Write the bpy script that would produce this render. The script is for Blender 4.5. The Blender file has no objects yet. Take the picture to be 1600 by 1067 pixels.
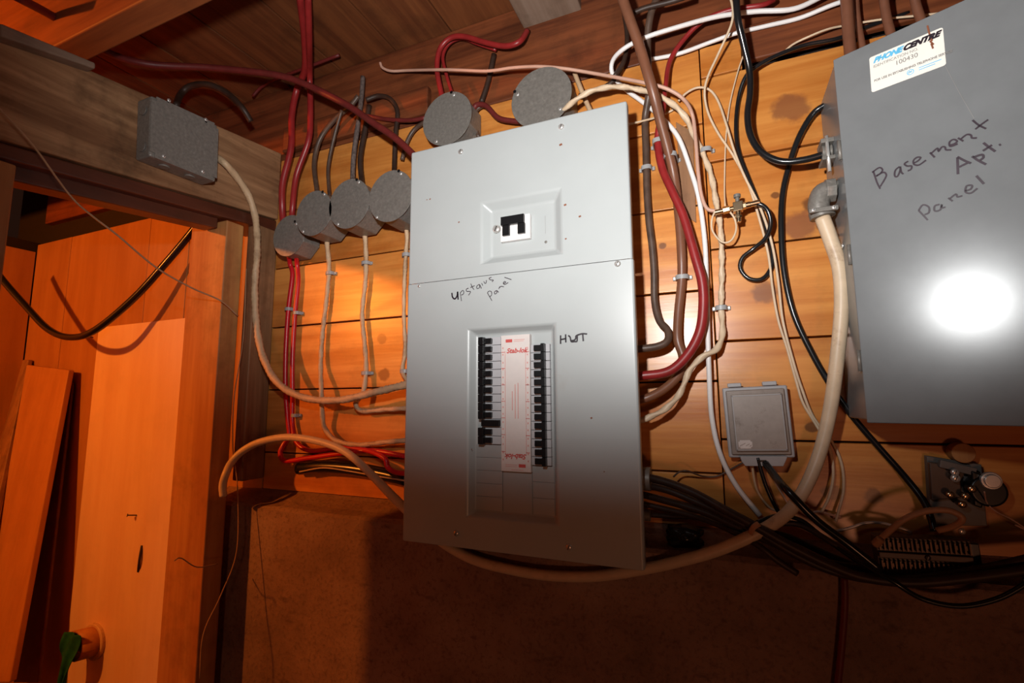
import bpy, bmesh, math, random
from mathutils import Vector, Matrix
random.seed(7)
C = bpy.context.scene.collection
# ------------------------------------------------------------------ camera
F = 764.0
RX = Vector((0.91944031, 0.0532898, -0.38960199))    # world X (along the wall) in view axes
RZ = Vector((-0.00528612, 0.99236031, 0.12326019))   # world Z
RY = Vector((0.39319407, -0.1112709, 0.91269777))    # world Y (into the wall)
CAM = Vector((0.0, -0.768, 1.5))
right = Vector((RX[0], RY[0], RZ[0])); up = Vector((RX[1], RY[1], RZ[1])); fwd = Vector((RX[2], RY[2], RZ[2]))
cam = bpy.data.cameras.new('camera'); camo = bpy.data.objects.new('camera', cam); C.objects.link(camo)
cam.sensor_width = 36; cam.lens = 36 * F / 1600; cam.clip_start = 0.01
m = Matrix.Identity(4)
for i in range(3):
    m[i][0] = right[i]; m[i][1] = up[i]; m[i][2] = -fwd[i]; m[i][3] = CAM[i]
camo.matrix_world = m
bpy.context.scene.camera = camo
# ------------------------------------------------------------------ world, light, exposure
sc = bpy.context.scene
sc.view_settings.view_transform = 'Standard'; sc.view_settings.look = 'None'
sc.view_settings.gamma = 1; sc.view_settings.use_curve_mapping = False
sc.view_settings.exposure = 0.0
w = bpy.data.worlds.new('cellar'); sc.world = w; w.use_nodes = True
w.node_tree.nodes['Background'].inputs[0].default_value = (1.0, 0.36, 0.20, 1)
w.node_tree.nodes['Background'].inputs[1].default_value = 0.013

def light(name, kind, loc, color, energy, **kw):
    l = bpy.data.lights.new(name, kind); l.color = color; l.energy = energy
    for k, v in kw.items(): setattr(l, k, v)
    o = bpy.data.objects.new(name, l); C.objects.link(o); o.location = loc
    return o
# the camera's flash gun, above the lens, throwing a soft-edged beam tilted up
FL = Vector((-0.106, -0.717, 1.684))
fl = light('flash_gun', 'SPOT', FL, (1.0, 0.985, 0.965), 28, spot_size=math.radians(107), spot_blend=1.0, shadow_soft_size=0.015)
fl.scale = (1.85, 1.0, 1.0)
fl.rotation_euler = (Vector((-0.14, 0.0, 2.01)) - FL).to_track_quat('-Z', 'Y').to_euler()
# bare warm bulb under the ceiling of the next room
light('warm_bulb', 'POINT', (-1.52, -1.08, 1.945), (1.0, 0.26, 0.03), 45, shadow_soft_size=0.022)

# dim warm fill added behind the photographer, no known lamp there
light('rear_fill', 'POINT', (0.5, -2.1, 0.9), (1.0, 0.40, 0.20), 12, shadow_soft_size=0.12)

# ------------------------------------------------------------------ geometry helpers
def ray(px, py):
    a, b, c = px - 800, 533.5 - py, F
    return Vector((a*RX[0]+b*RX[1]+c*RX[2], a*RY[0]+b*RY[1]+c*RY[2], a*RZ[0]+b*RZ[1]+c*RZ[2]))
def W(px, py, d=0.0):
    r = ray(px, py); return CAM + r * ((-d - CAM[1]) / r[1])
def PX(px, py, x):
    r = ray(px, py); return CAM + r * ((x - CAM[0]) / r[0])
def PZ(px, py, z):
    r = ray(px, py); return CAM + r * ((z - CAM[2]) / r[2])
def PN(px, py, P0, n):
    r = ray(px, py); return CAM + r * ((P0 - CAM).dot(n) / r.dot(n))
def depth(p): return (Vector(p) - CAM).dot(fwd)

def finish(name, bm, mat, parent=None, smooth=False, bevel=0, bseg=2, props=None, origin=None):
    me = bpy.data.meshes.new(name); bmesh.ops.recalc_face_normals(bm, faces=bm.faces[:])
    bm.to_mesh(me); bm.free()
    o = bpy.data.objects.new(name, me); C.objects.link(o)
    if parent:
        o.parent = parent
        t = parent.location.copy(); q = parent.parent
        while q: t += q.location; q = q.parent
        me.transform(Matrix.Translation(-t))
    else:
        xs = [v.co for v in me.vertices]
        c = Vector((sum(v.x for v in xs)/len(xs), sum(v.y for v in xs)/len(xs), min(v.z for v in xs)))
        if origin is not None: c = Vector(origin)
        me.transform(Matrix.Translation(-c)); o.location = c
    if mat: me.materials.append(mat)
    if smooth:
        for p in me.polygons: p.use_smooth = True
    if bevel:
        b = o.modifiers.new('bevel', 'BEVEL'); b.width = bevel; b.segments = bseg; b.limit_method = 'ANGLE'
        b.angle_limit = math.radians(40)
        if not smooth:
            for p in me.polygons: p.use_smooth = True
            b.harden_normals = True
    if props:
        for k, v in props.items(): o[k] = v
    return o
def P(label=None, cat=None, group=None, kind=None):
    d = {}
    if label: d['label'] = label
    if cat: d['category'] = cat
    if group: d['group'] = group
    if kind: d['kind'] = kind
    return d
def thing(name, loc, label, cat, group=None):
    o = bpy.data.objects.new(name, None); C.objects.link(o); o.location = loc; o.empty_display_size = 0.02
    for k, v in P(label, cat, group).items(): o[k] = v
    return o
def hexa(bm, a, b):
    """a: 4 points, b: 4 points opposite"""
    va = [bm.verts.new(p) for p in a]; vb = [bm.verts.new(p) for p in b]
    bm.faces.new(va); bm.faces.new(vb[::-1])
    for i in range(4):
        j = (i+1) % 4; bm.faces.new((va[i], vb[i], vb[j], va[j]))
def box(bm, x0, x1, y0, y1, z0, z1):
    hexa(bm, [(x0,y0,z0),(x1,y0,z0),(x1,y0,z1),(x0,y0,z1)], [(x0,y1,z0),(x1,y1,z0),(x1,y1,z1),(x0,y1,z1)])
def obox(bm, o, u, v, n, su, sv, sn):
    """box centred at o with half sizes"""
    o = Vector(o)
    q = [(-1,-1),(1,-1),(1,1),(-1,1)]
    hexa(bm, [o+u*su*a+v*sv*b+n*sn for a,b in q], [o+u*su*a+v*sv*b-n*sn for a,b in q])
def cyl(bm, p0, p1, r0, r1=None, n=20, caps=True):
    r1 = r0 if r1 is None else r1
    p0 = Vector(p0); p1 = Vector(p1); d = (p1-p0).normalized()
    a = d.orthogonal().normalized(); b = d.cross(a)
    A = [bm.verts.new(p0+(a*math.cos(2*math.pi*i/n)+b*math.sin(2*math.pi*i/n))*r0) for i in range(n)]
    B = [bm.verts.new(p1+(a*math.cos(2*math.pi*i/n)+b*math.sin(2*math.pi*i/n))*r1) for i in range(n)]
    for i in range(n): bm.faces.new((A[i], A[(i+1)%n], B[(i+1)%n], B[i]))
    if caps: bm.faces.new(A[::-1]); bm.faces.new(B)
def spline(pts, seg=7):
    P_ = [pts[0]*2-pts[1]] + pts + [pts[-1]*2-pts[-2]]
    out = []
    for i in range(1, len(P_)-2):
        p0,p1,p2,p3 = P_[i-1],P_[i],P_[i+1],P_[i+2]
        for k in range(seg):
            t = k/seg
            out.append(0.5*((2*p1)+(-p0+p2)*t+(2*p0-5*p1+4*p2-p3)*t*t+(-p0+3*p1-3*p2+p3)*t*t*t))
    out.append(pts[-1]); return out
def sweep(bm, path, r, n=10, flat=1.0, twist=0.0, radii=None):
    fr = None; rings = []; ang = 0; prev = None
    for i, p in enumerate(path):
        t = (path[min(i+1,len(path)-1)] - path[max(i-1,0)]).normalized()
        if fr is None: fr = t.orthogonal().normalized()
        fr = (fr - t*fr.dot(t)).normalized(); b = t.cross(fr)
        if prev is not None: ang += twist*(p-prev).length
        prev = p
        rr = r if radii is None else radii[i]
        ca, sa = math.cos(ang), math.sin(ang)
        u = fr*ca+b*sa; v = b*ca-fr*sa
        rings.append([bm.verts.new(p+u*math.cos(2*math.pi*k/n)*rr+v*math.sin(2*math.pi*k/n)*rr*flat) for k in range(n)])
    for i in range(len(rings)-1):
        for k in range(n):
            bm.faces.new((rings[i][k], rings[i][(k+1)%n], rings[i+1][(k+1)%n], rings[i+1][k]))
    bm.faces.new(rings[0][::-1]); bm.faces.new(rings[-1])

# ------------------------------------------------------------------ material helpers
def base_mat(name, rough=0.5, metal=0.0, spec=0.5):
    m = bpy.data.materials.new(name); m.use_nodes = True
    nt = m.node_tree; b = nt.nodes['Principled BSDF']
    b.inputs['Roughness'].default_value = rough; b.inputs['Metallic'].default_value = metal
    b.inputs['Specular IOR Level'].default_value = spec
    return m, nt, b
def N(nt, t, **kw):
    n = nt.nodes.new(t)
    for k, v in kw.items(): setattr(n, k, v)
    return n
def ramp(nt, src, stops):
    r = N(nt, 'ShaderNodeValToRGB'); e = r.color_ramp.elements
    while len(e) < len(stops): e.new(0.5)
    for i, (p, c) in enumerate(stops): e[i].position = p; e[i].color = (*c, 1)
    nt.links.new(src, r.inputs[0]); return r.outputs[0]
def mix(nt, fac, a, b, mode='MIX'):
    x = N(nt, 'ShaderNodeMix', data_type='RGBA', blend_type=mode)
    for s, v in ((x.inputs[0], fac), (x.inputs[6], a), (x.inputs[7], b)):
        if isinstance(v, (int, float)): s.default_value = v
        elif isinstance(v, tuple): s.default_value = (*v, 1)
        else: nt.links.new(v, s)
    return x.outputs[2]
def noise(nt, vec, scale, detail=4, rough=0.55):
    n = N(nt, 'ShaderNodeTexNoise'); n.inputs['Scale'].default_value = scale
    n.inputs['Detail'].default_value = detail; n.inputs['Roughness'].default_value = rough
    if vec is not None: nt.links.new(vec, n.inputs['Vector'])
    return n.outputs['Fac']
def mapped(nt, sc3, rnd=True):
    g = N(nt, 'ShaderNodeNewGeometry'); v = g.outputs['Position']
    if rnd:
        oi = N(nt, 'ShaderNodeObjectInfo'); mu = N(nt, 'ShaderNodeMath', operation='MULTIPLY'); mu.inputs[1].default_value = 13.0
        nt.links.new(oi.outputs['Random'], mu.inputs[0])
        ad = N(nt, 'ShaderNodeVectorMath', operation='ADD'); nt.links.new(v, ad.inputs[0]); nt.links.new(mu.outputs[0], ad.inputs[1]); v = ad.outputs[0]
    mp = N(nt, 'ShaderNodeMapping'); mp.inputs['Scale'].default_value = sc3
    nt.links.new(v, mp.inputs['Vector']); return mp.outputs['Vector']
def bump(nt, b, h, st, dist=0.002):
    bp = N(nt, 'ShaderNodeBump'); bp.inputs['Strength'].default_value = st; bp.inputs['Distance'].default_value = dist
    nt.links.new(h, bp.inputs['Height']); nt.links.new(bp.outputs[0], b.inputs['Normal'])
def wood(name, light_c, dark_c, axis=0, rough=0.45, spec=0.4, knots=(), dirt=0.25, fine=1.0, dirt_c=(0.03,0.014,0.006)):
    m, nt, b = base_mat(name, rough, 0, spec)
    s = [34*fine]*3; s[axis] = 2.2
    v = mapped(nt, s); n1 = noise(nt, v, 1.0, 6, 0.65)
    s2 = [120*fine]*3; s2[axis] = 5
    n2 = noise(nt, mapped(nt, s2), 1.0, 3)
    col = ramp(nt, n1, [(0.36, dark_c), (0.6, light_c)])
    col = mix(nt, ramp(nt, n2, [(0.35, (0.35,)*3), (0.6, (0,)*3)]), col, dark_c)
    n3 = noise(nt, mapped(nt, (9,9,9)), 1.0, 5, 0.7)
    col = mix(nt, ramp(nt, n3, [(0.5, (0,)*3), (0.8, (dirt,)*3)]), col, dirt_c)
    for (kx, kz, kr, kc) in knots:
        g = N(nt, 'ShaderNodeNewGeometry'); sb = N(nt, 'ShaderNodeVectorMath', operation='SUBTRACT')
        nt.links.new(g.outputs['Position'], sb.inputs[0]); sb.inputs[1].default_value = (kx, 0, kz)
        mu = N(nt, 'ShaderNodeVectorMath', operation='MULTIPLY'); nt.links.new(sb.outputs[0], mu.inputs[0]); mu.inputs[1].default_value = (0.85, 0, 1.0)
        ln = N(nt, 'ShaderNodeVectorMath', operation='LENGTH'); nt.links.new(mu.outputs[0], ln.inputs[0])
        nn = noise(nt, mapped(nt, (60,60,60)), 1.0, 3)
        ad = N(nt, 'ShaderNodeMath', operation='MULTIPLY_ADD'); nt.links.new(nn, ad.inputs[0]); ad.inputs[1].default_value = kr*0.9; nt.links.new(ln.outputs['Value'], ad.inputs[2])
        f = N(nt, 'ShaderNodeMapRange'); f.inputs['From Min'].default_value = kr*1.45; f.inputs['From Max'].default_value = kr*1.05; f.inputs['To Max'].default_value = 0.75
        nt.links.new(ad.outputs[0], f.inputs['Value']); f.interpolation_type = 'SMOOTHSTEP'
        col = mix(nt, f.outputs[0], col, kc)
    oi = N(nt, 'ShaderNodeObjectInfo')
    col = mix(nt, 1.0, col, ramp(nt, oi.outputs['Random'], [(0, (0.82,0.8,0.78)), (1, (1,1,1))]), 'MULTIPLY')
    nt.links.new(col, b.inputs['Base Color']); bump(nt, b, n1, 0.25, 0.0012)
    return m
def plain(name, col, rough=0.5, metal=0.0, spec=0.5, var=0.15, scale=40, dirt=None, dirt_amt=0.5, bmp=0.0, dthr=0.58):
    m, nt, b = base_mat(name, rough, metal, spec)
    n1 = noise(nt, mapped(nt, (scale,)*3), 1.0, 5, 0.6)
    c = ramp(nt, n1, [(0.3, tuple(x*(1-var) for x in col)), (0.7, tuple(min(1, x*(1+var)) for x in col))])
    if dirt:
        n2 = noise(nt, mapped(nt, (scale*0.5,)*3), 1.0, 6, 0.75)
        c = mix(nt, ramp(nt, n2, [(dthr, (0,)*3), (dthr+0.14, (dirt_amt,)*3)]), c, dirt)
    nt.links.new(c, b.inputs['Base Color'])
    if bmp: bump(nt, b, n1, bmp, 0.001)
    return m

def kn(px, py, r, c=(0.11,0.035,0.015)): p = W(px, py); return (p.x, p.z, r, c)
M = {}
KN = [kn(1235,170,0.025,(0.24,0.085,0.04)), kn(1195,457,0.017,(0.20,0.07,0.03)), kn(1250,352,0.022,(0.26,0.09,0.045)), kn(1268,318,0.011), kn(1210,305,0.006), kn(1268,668,0.008), kn(1300,770,0.012), kn(1365,775,0.011),
      kn(597,530,0.012,(0.2,0.06,0.02)), kn(600,585,0.014,(0.22,0.07,0.02)), kn(1035,385,0.006), kn(700,215,0.012), kn(735,185,0.012)]
M['plank'] = wood('pine_plank', (0.76,0.315,0.072), (0.55,0.175,0.03), 0, 0.30, 0.5, KN, 0.35)
M['plank_v'] = wood('pine_board_upright', (0.50,0.235,0.075), (0.42,0.18,0.05), 2, 0.5, 0.3, (), 0.15, 0.6)
M['pale'] = wood('pale_wood', (0.86,0.62,0.42), (0.80,0.54,0.35), 2, 0.4, 0.5, (), 0.1, 0.6)
M['stud'] = wood('pine_stud', (0.50,0.24,0.08), (0.38,0.15,0.05), 2, 0.5, 0.3, (), 0.5)
M['stud_dirty'] = wood('weathered_stud', (0.36,0.19,0.095), (0.22,0.105,0.05), 2, 0.55, 0.3, (), 0.7)
M['beam'] = wood('grey_beam', (0.50,0.275,0.14), (0.22,0.105,0.05), 1, 0.7, 0.2, (), 0.8, 0.9)
M['trimred'] = wood('red_stained_trim', (0.13,0.036,0.018), (0.08,0.022,0.012), 1, 0.35, 0.5, (), 0.5)
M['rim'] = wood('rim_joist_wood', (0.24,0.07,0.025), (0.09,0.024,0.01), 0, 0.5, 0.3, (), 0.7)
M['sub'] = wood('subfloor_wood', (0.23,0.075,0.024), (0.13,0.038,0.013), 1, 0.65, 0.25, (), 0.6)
M['subpale'] = wood('subfloor_pale', (0.27,0.19,0.14), (0.20,0.13,0.09), 1, 0.6, 0.3, (), 0.5)
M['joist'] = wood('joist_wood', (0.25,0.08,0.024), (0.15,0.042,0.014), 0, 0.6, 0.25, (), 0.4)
M['dark'] = plain('dark_void', (0.012,0.006,0.004), 0.9)
def concrete():
    m, nt, b = base_mat('concrete', 0.85, 0, 0.2)
    n1 = noise(nt, mapped(nt, (6,6,6), False), 1.0, 6, 0.6); n2 = noise(nt, mapped(nt, (150,150,150), False), 1.0, 4, 0.7)
    c = ramp(nt, n1, [(0.3, (0.17,0.10,0.07)), (0.5, (0.27,0.16,0.115)), (0.7, (0.36,0.23,0.17))])
    c = mix(nt, ramp(nt, n2, [(0.5,(0,)*3),(0.72,(0.5,)*3)]), c, (0.05,0.026,0.016))
    n3 = noise(nt, mapped(nt, (22,22,60), False), 1.0, 4)
    c = mix(nt, ramp(nt, n3, [(0.62,(0,)*3),(0.75,(0.5,)*3)]), c, (0.055,0.03,0.02))
    nt.links.new(c, b.inputs['Base Color']); bump(nt, b, n2, 0.5, 0.003); return m
M['concrete'] = concrete()
M['panel'] = plain('grey_enamel', (0.43,0.46,0.46), 0.34, 0.0, 0.5, 0.03, 9, (0.30,0.20,0.12), 0.25, 0, 0.62)
M['panel_in'] = plain('grey_enamel_inner', (0.40,0.425,0.425), 0.38, 0, 0.5, 0.03, 20)
M['steel'] = plain('grey_hammered_steel', (0.19,0.20,0.205), 0.235, 0.12, 0.25, 0.06, 25, (0.10,0.07,0.05), 0.4, 0.02, 0.68)
M['galv'] = plain('galvanised_zinc', (0.205,0.19,0.17), 0.42, 0.25, 0.4, 0.2, 220, (0.42,0.40,0.38), 0.3, 0, 0.6)
M['chrome'] = plain('bright_screw', (0.70,0.68,0.65), 0.3, 0.6)
M['black'] = plain('black_plastic', (0.008,0.008,0.009), 0.3, 0, 0.5)
M['white'] = plain('white_plastic', (0.85,0.82,0.80), 0.35, 0, 0.5, 0.03)
M['bgrey'] = plain('breaker_grey', (0.50,0.50,0.52), 0.45, 0, 0.4, 0.05)
M['paper'] = plain('label_paper', (0.74,0.68,0.65), 0.5, 0, 0.3, 0.04)
M['sticker'] = plain('cream_sticker', (0.80,0.77,0.70), 0.35, 0, 0.4, 0.03)
M['inkred'] = plain('red_ink', (0.62,0.10,0.09), 0.5, 0, 0.3, 0.05)
M['inkredl'] = plain('faded_red_ink', (0.72,0.36,0.33), 0.5, 0, 0.3, 0.05)
M['inkblk'] = plain('black_marker', (0.022,0.015,0.022), 0.4, 0, 0.4, 0.1)
M['inkpurp'] = plain('faded_marker', (0.035,0.02,0.03), 0.4, 0, 0.4, 0.2)
M['inkgry'] = plain('grey_ink', (0.22,0.21,0.20), 0.5)
M['inkblue'] = plain('blue_ink', (0.12,0.50,0.78), 0.5)
M['rust'] = plain('rust', (0.22,0.07,0.03), 0.8)
M['cream'] = plain('cream_sheath', (0.66,0.50,0.34), 0.42, 0, 0.4, 0.10, 45, (0.28,0.16,0.09), 0.55, 0.1, 0.55)
M['cream_old'] = plain('old_cream_sheath', (0.58,0.40,0.24), 0.5, 0, 0.4, 0.12, 60, (0.22,0.12,0.06), 0.6, 0.2, 0.52)
M['pink'] = plain('pinkish_sheath', (0.58,0.34,0.25), 0.45, 0, 0.4, 0.08)
M['whitec'] = plain('white_sheath', (0.82,0.79,0.77), 0.35, 0, 0.45, 0.04, 30, (0.45,0.35,0.28), 0.4, 0, 0.6)
M['wire'] = plain('beige_wire', (0.66,0.50,0.34), 0.45, 0, 0.4, 0.08, 50)
M['red'] = plain('red_sheath', (0.27,0.018,0.018), 0.38, 0, 0.5, 0.15, 60, (0.10,0.03,0.02), 0.5, 0.1, 0.6)
M['redbr'] = plain('bright_red_sheath', (0.55,0.012,0.02), 0.3, 0, 0.5, 0.10)
M['redold'] = plain('dusty_red_sheath', (0.13,0.016,0.014), 0.5, 0, 0.4, 0.2, 60, (0.07,0.03,0.02), 0.5, 0.1)
M['brown'] = plain('brown_cable', (0.19,0.075,0.04), 0.38, 0, 0.5, 0.12)
M['umber'] = plain('grey_brown_cable', (0.085,0.05,0.035), 0.42, 0, 0.45, 0.3, 60, (0.2,0.13,0.08), 0.4, 0.2)
M['dkbrown'] = plain('dark_brown_cable', (0.035,0.018,0.012), 0.5, 0, 0.4, 0.3, 50, (0.07,0.035,0.02), 0.5, 0.2)
M['blackc'] = plain('black_cable', (0.010,0.010,0.011), 0.24, 0, 0.55, 0.2)
M['greyc'] = plain('grey_braided_cable', (0.12,0.09,0.08), 0.5, 0, 0.4, 0.5, 220, (0.3,0.25,0.22), 0.5)
M['brass'] = plain('brass', (0.72,0.55,0.35), 0.25, 1.0)
M['clip'] = plain('grey_clip', (0.34,0.34,0.34), 0.4, 0, 0.5, 0.1)
M['tele'] = plain('telecom_plastic', (0.25,0.20,0.17), 0.38, 0, 0.5, 0.12, 70, (0.07,0.05,0.04), 0.6, 0.05, 0.6)
M['telelid'] = plain('telecom_lid', (0.32,0.27,0.24), 0.40, 0, 0.5, 0.10, 70, (0.10,0.07,0.05), 0.6, 0.05, 0.57)
M['telegrey'] = plain('telecom_edge', (0.36,0.35,0.36), 0.4, 0, 0.5, 0.08)
M['silver'] = plain('silver_foil', (0.55,0.53,0.52), 0.35, 0.3)
M['block'] = plain('brown_terminal_plastic', (0.09,0.055,0.04), 0.45, 0, 0.45, 0.2)
M['term'] = plain('dull_terminal_metal', (0.12,0.07,0.045), 0.45, 0.5, 0.5, 0.3)
M['protgrey'] = plain('protector_plate', (0.14,0.125,0.115), 0.5, 0.1, 0.4, 0.15)
M['copper'] = plain('copper_pipe', (0.36,0.17,0.09), 0.5, 0.3)
M['green'] = plain('green_rag', (0.01,0.10,0.045), 0.8, 0, 0.2, 0.4, 60)
M['web'] = plain('dusty_thread', (0.42,0.24,0.13), 0.8)
M['tape'] = plain('buff_tape', (0.42,0.22,0.12), 0.5)
M['pvc'] = plain('brown_conduit', (0.17,0.065,0.035), 0.42)

# ------------------------------------------------------------------ setting
def structure(name, bm, mat, **k): return finish(name, bm, mat, props={'kind': 'structure'}, **k)
YB = 0.0
XP = -0.898                                    # face of the framed partition
# wall_back: dark backing and its planks
bm = bmesh.new(); box(bm, -2.1, 0.75, 0.022, 0.05, 0.3, 2.3)
wall = structure('wall_back', bm, M['dark'])
XS = -0.005
def plank(x0, x1, z0, z1, jit=True, mat='plank', y0=0.0, parent=None):
    bm = bmesh.new(); g = 0.0012; dy = random.uniform(-0.0012, 0.0008) if jit else 0
    box(bm, x0+g*.4, x1-g*.4, y0+dy, y0+0.0205, z0+g, z1-g)
    return finish('plank', bm, M[mat], parent or wall, bevel=0.0012, bseg=1)
zl = [1.322, 1.398, 1.529, 1.664, 1.796, 1.926, 2.052]
for a, b in zip(zl, zl[1:]): plank(-0.90, XS, a, b)
zr = [1.312, 1.446, 1.586, 1.724, 1.860, 1.999]
for a, b in zip(zr, zr[1:]): plank(XS+0.0003, 0.72, a, b)
plank(XS+0.0003, 0.055, 1.999, 2.052)
# alcove back boards (upright)
xa = [-1.915, -1.73, -1.545, -1.36, -1.20, -1.035, -0.903]
for a, b in zip(xa, xa[1:]): plank(a, b, 0.5, 1.99, True, 'plank_v')
# alcove side wall
bm = bmesh.new(); box(bm, -2.0, -1.935, -1.6, 0.022, 0.5, 2.0); wl = structure('wall_left', bm, M['dark'])
ya = [-1.5, -1.2, -0.9, -0.62, -0.40, -0.2, -0.002]
for a, b in zip(ya, ya[1:]):
    bm = bmesh.new(); box(bm, -1.934, -1.914, a+.001, b-.001, 0.5, 1.965); finish('plank', bm, M['plank_v'], wl, bevel=0.001, bseg=1)
# concrete foundation with sloped dusty ledge
bm = bmesh.new()
xs = [-1.004+i*0.055 for i in range(33)]
prof = []
for i, x in enumerate(xs):
    j = random.uniform(-0.002, 0.002)
    prof.append([Vector((x, 0.0215, 1.336)), Vector((x, -0.004, 1.318+j)), Vector((x, -0.030, 1.308+j*2)), Vector((x, -0.052+j, 1.303+j)), Vector((x, -0.058+j, 1.297)), Vector((x, -0.058+j/2, 1.15)), Vector((x, -0.058, 0.5)), Vector((x, 0.0215, 0.5))])
vs = [[bm.verts.new(p) for p in r] for r in prof]
for a, b in zip(vs, vs[1:]):
    for k in range(len(a)): bm.faces.new((a[k], a[(k+1)%len(a)], b[(k+1)%len(a)], b[k]))
bm.faces.new(vs[0]); bm.faces.new(vs[-1][::-1])
structure('wall_foundation', bm, M['concrete'])
# ceiling: subfloor planks running away from the wall
ZC = 2.236
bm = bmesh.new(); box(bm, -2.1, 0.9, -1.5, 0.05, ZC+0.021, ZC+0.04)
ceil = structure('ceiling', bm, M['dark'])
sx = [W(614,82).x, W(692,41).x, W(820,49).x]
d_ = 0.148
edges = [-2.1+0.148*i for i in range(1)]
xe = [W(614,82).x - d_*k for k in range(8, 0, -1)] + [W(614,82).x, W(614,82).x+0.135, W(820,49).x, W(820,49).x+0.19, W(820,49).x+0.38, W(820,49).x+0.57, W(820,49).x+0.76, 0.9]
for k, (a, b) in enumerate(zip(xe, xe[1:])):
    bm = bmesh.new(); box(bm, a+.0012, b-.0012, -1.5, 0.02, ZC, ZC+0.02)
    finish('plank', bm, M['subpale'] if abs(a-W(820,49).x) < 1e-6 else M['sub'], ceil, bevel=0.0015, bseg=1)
# rim joist on top of the wall
def timber(name, bm, mat, label, cat): return finish(name, bm, M[mat], bevel=0.003, bseg=2, props=P(label, cat))
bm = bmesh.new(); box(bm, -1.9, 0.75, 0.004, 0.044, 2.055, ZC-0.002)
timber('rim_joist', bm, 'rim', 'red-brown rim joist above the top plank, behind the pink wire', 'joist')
bm = bmesh.new(); box(bm, 0.06, 0.75, -0.012, 0.0, 2.003, 2.06)
timber('plate_board', bm, 'rim', 'dusty brown board over the right-hand planks, behind the white cables', 'board')
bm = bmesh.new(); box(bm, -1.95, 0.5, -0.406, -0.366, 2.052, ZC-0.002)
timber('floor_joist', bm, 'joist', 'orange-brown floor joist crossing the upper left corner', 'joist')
bm = bmesh.new(); box(bm, -0.885, -0.50, -0.012, 0.0025, 2.062, 2.12)
timber('blocking_board', bm, 'rim', 'dark timber block over the row of round metal boxes', 'timber')

bm = bmesh.new(); box(bm, -1.95, 0.5, -0.80, -0.76, 2.095, ZC-0.002)
structure('bulb_baffle', bm, M['joist'], bevel=0.003)  # unseen timber added to keep the warm bulb off the ceiling
a_ = PZ(820,49,2.188); b_ = PZ(910,20,2.188)
bm = bmesh.new(); box(bm, a_.x, b_.x, -0.36, a_.y, 2.188, ZC-0.001)
timber('patch_board', bm, 'subpale', 'pale board under the ceiling planks at the top edge, right of the red arch', 'board')
q_ = [W(1066,334,.003), W(1088,348,.003), W(1083,206,.003), W(1056,190,.003)]  # thin dark brown strip just in front of the planks
bm = bmesh.new(); hexa(bm, q_, [p+Vector((0,.0015,0)) for p in q_])
timber('dark_strip', bm, 'stud_dirty', 'short dark brown strip between the thick brown and the white cable', 'batten')
# header beam of the partition
bm = bmesh.new()
hexa(bm, [(XP,-0.62,1.848),(XP,-0.001,1.911),(XP,-0.001,2.068),(XP,-0.62,2.002)], [(XP-.04,-0.62,1.848),(XP-.04,-0.001,1.911),(XP-.04,-0.001,2.068),(XP-.04,-0.62,2.002)])
timber('header_beam', bm, 'beam', 'rough grey-brown header beam carrying the square metal box', 'beam')
bm = bmesh.new()
hexa(bm, [(XP-.004,-0.62,1.824),(XP-.004,-0.001,1.884),(XP-.004,-0.001,1.909),(XP-.004,-0.62,1.846)], [(XP-.10,-0.62,1.824),(XP-.10,-0.001,1.884),(XP-.10,-0.001,1.909),(XP-.10,-0.62,1.846)])
timber('header_trim', bm, 'trimred', 'dark red stained trim strip along the underside of the header beam', 'trim')
bm = bmesh.new()
hexa(bm, [(XP-.022,-0.62,1.800),(XP-.022,-0.125,1.852),(XP-.022,-0.125,1.881),(XP-.022,-0.62,1.822)], [(XP-.06,-0.62,1.800),(XP-.06,-0.125,1.852),(XP-.06,-0.125,1.881),(XP-.06,-0.62,1.822)])
timber('door_stop', bm, 'trimred', 'lower narrower red-brown stop strip over the alcove opening', 'trim')
def beamz(y): return 2.068+ (2.002-2.068)*(-y-0.001)/0.619
bm = bmesh.new()
hexa(bm, [PX(0,35,XP+.02),PX(150,98,XP+.02),PX(150,108,XP+.02),PX(0,56,XP+.02)], [p+Vector((-.03,0,0)) for p in [PX(0,35,XP+.02),PX(150,98,XP+.02),PX(150,108,XP+.02),PX(0,56,XP+.02)]])
timber('lath_strip', bm, 'subpale', 'pale lath strip on top of the header beam at upper left', 'lath')
# studs
bm = bmesh.new(); box(bm, -1.006, XP, -0.122, -0.083, 0.5, 1.868)
timber('opening_stud', bm, 'stud', 'orange stud at the right side of the alcove opening', 'stud')
bm = bmesh.new(); box(bm, XP-0.026, XP+0.002, -0.055, -0.0022, 1.345, 1.882)
timber('corner_stud', bm, 'stud_dirty', 'weathered corner stud between the alcove and the plank wall', 'stud')
bm = bmesh.new(); box(bm, XP-0.035, XP+0.002, -0.60, -0.441, 0.5, 1.835)
timber('left_jamb', bm, 'stud', 'brown jamb post at the left edge of the photo', 'post')
# the rest of the partition, nearer than the frame, keeps the lamp to the opening
bm = bmesh.new(); box(bm, XP-0.03, XP, -1.5, -0.62, 0.5, ZC-0.002)
structure('wall_partition', bm, M['plank_v'])

# thin pale rectangle over the alcove back boards
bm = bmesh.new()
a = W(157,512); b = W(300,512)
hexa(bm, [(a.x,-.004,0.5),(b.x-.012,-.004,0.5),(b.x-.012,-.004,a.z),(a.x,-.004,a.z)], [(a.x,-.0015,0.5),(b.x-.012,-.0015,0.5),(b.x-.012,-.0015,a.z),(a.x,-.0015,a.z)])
finish('pale_rectangle', bm, M['pale'], props=P('pale upright rectangle on the orange back boards of the alcove', 'plywood'))
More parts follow.
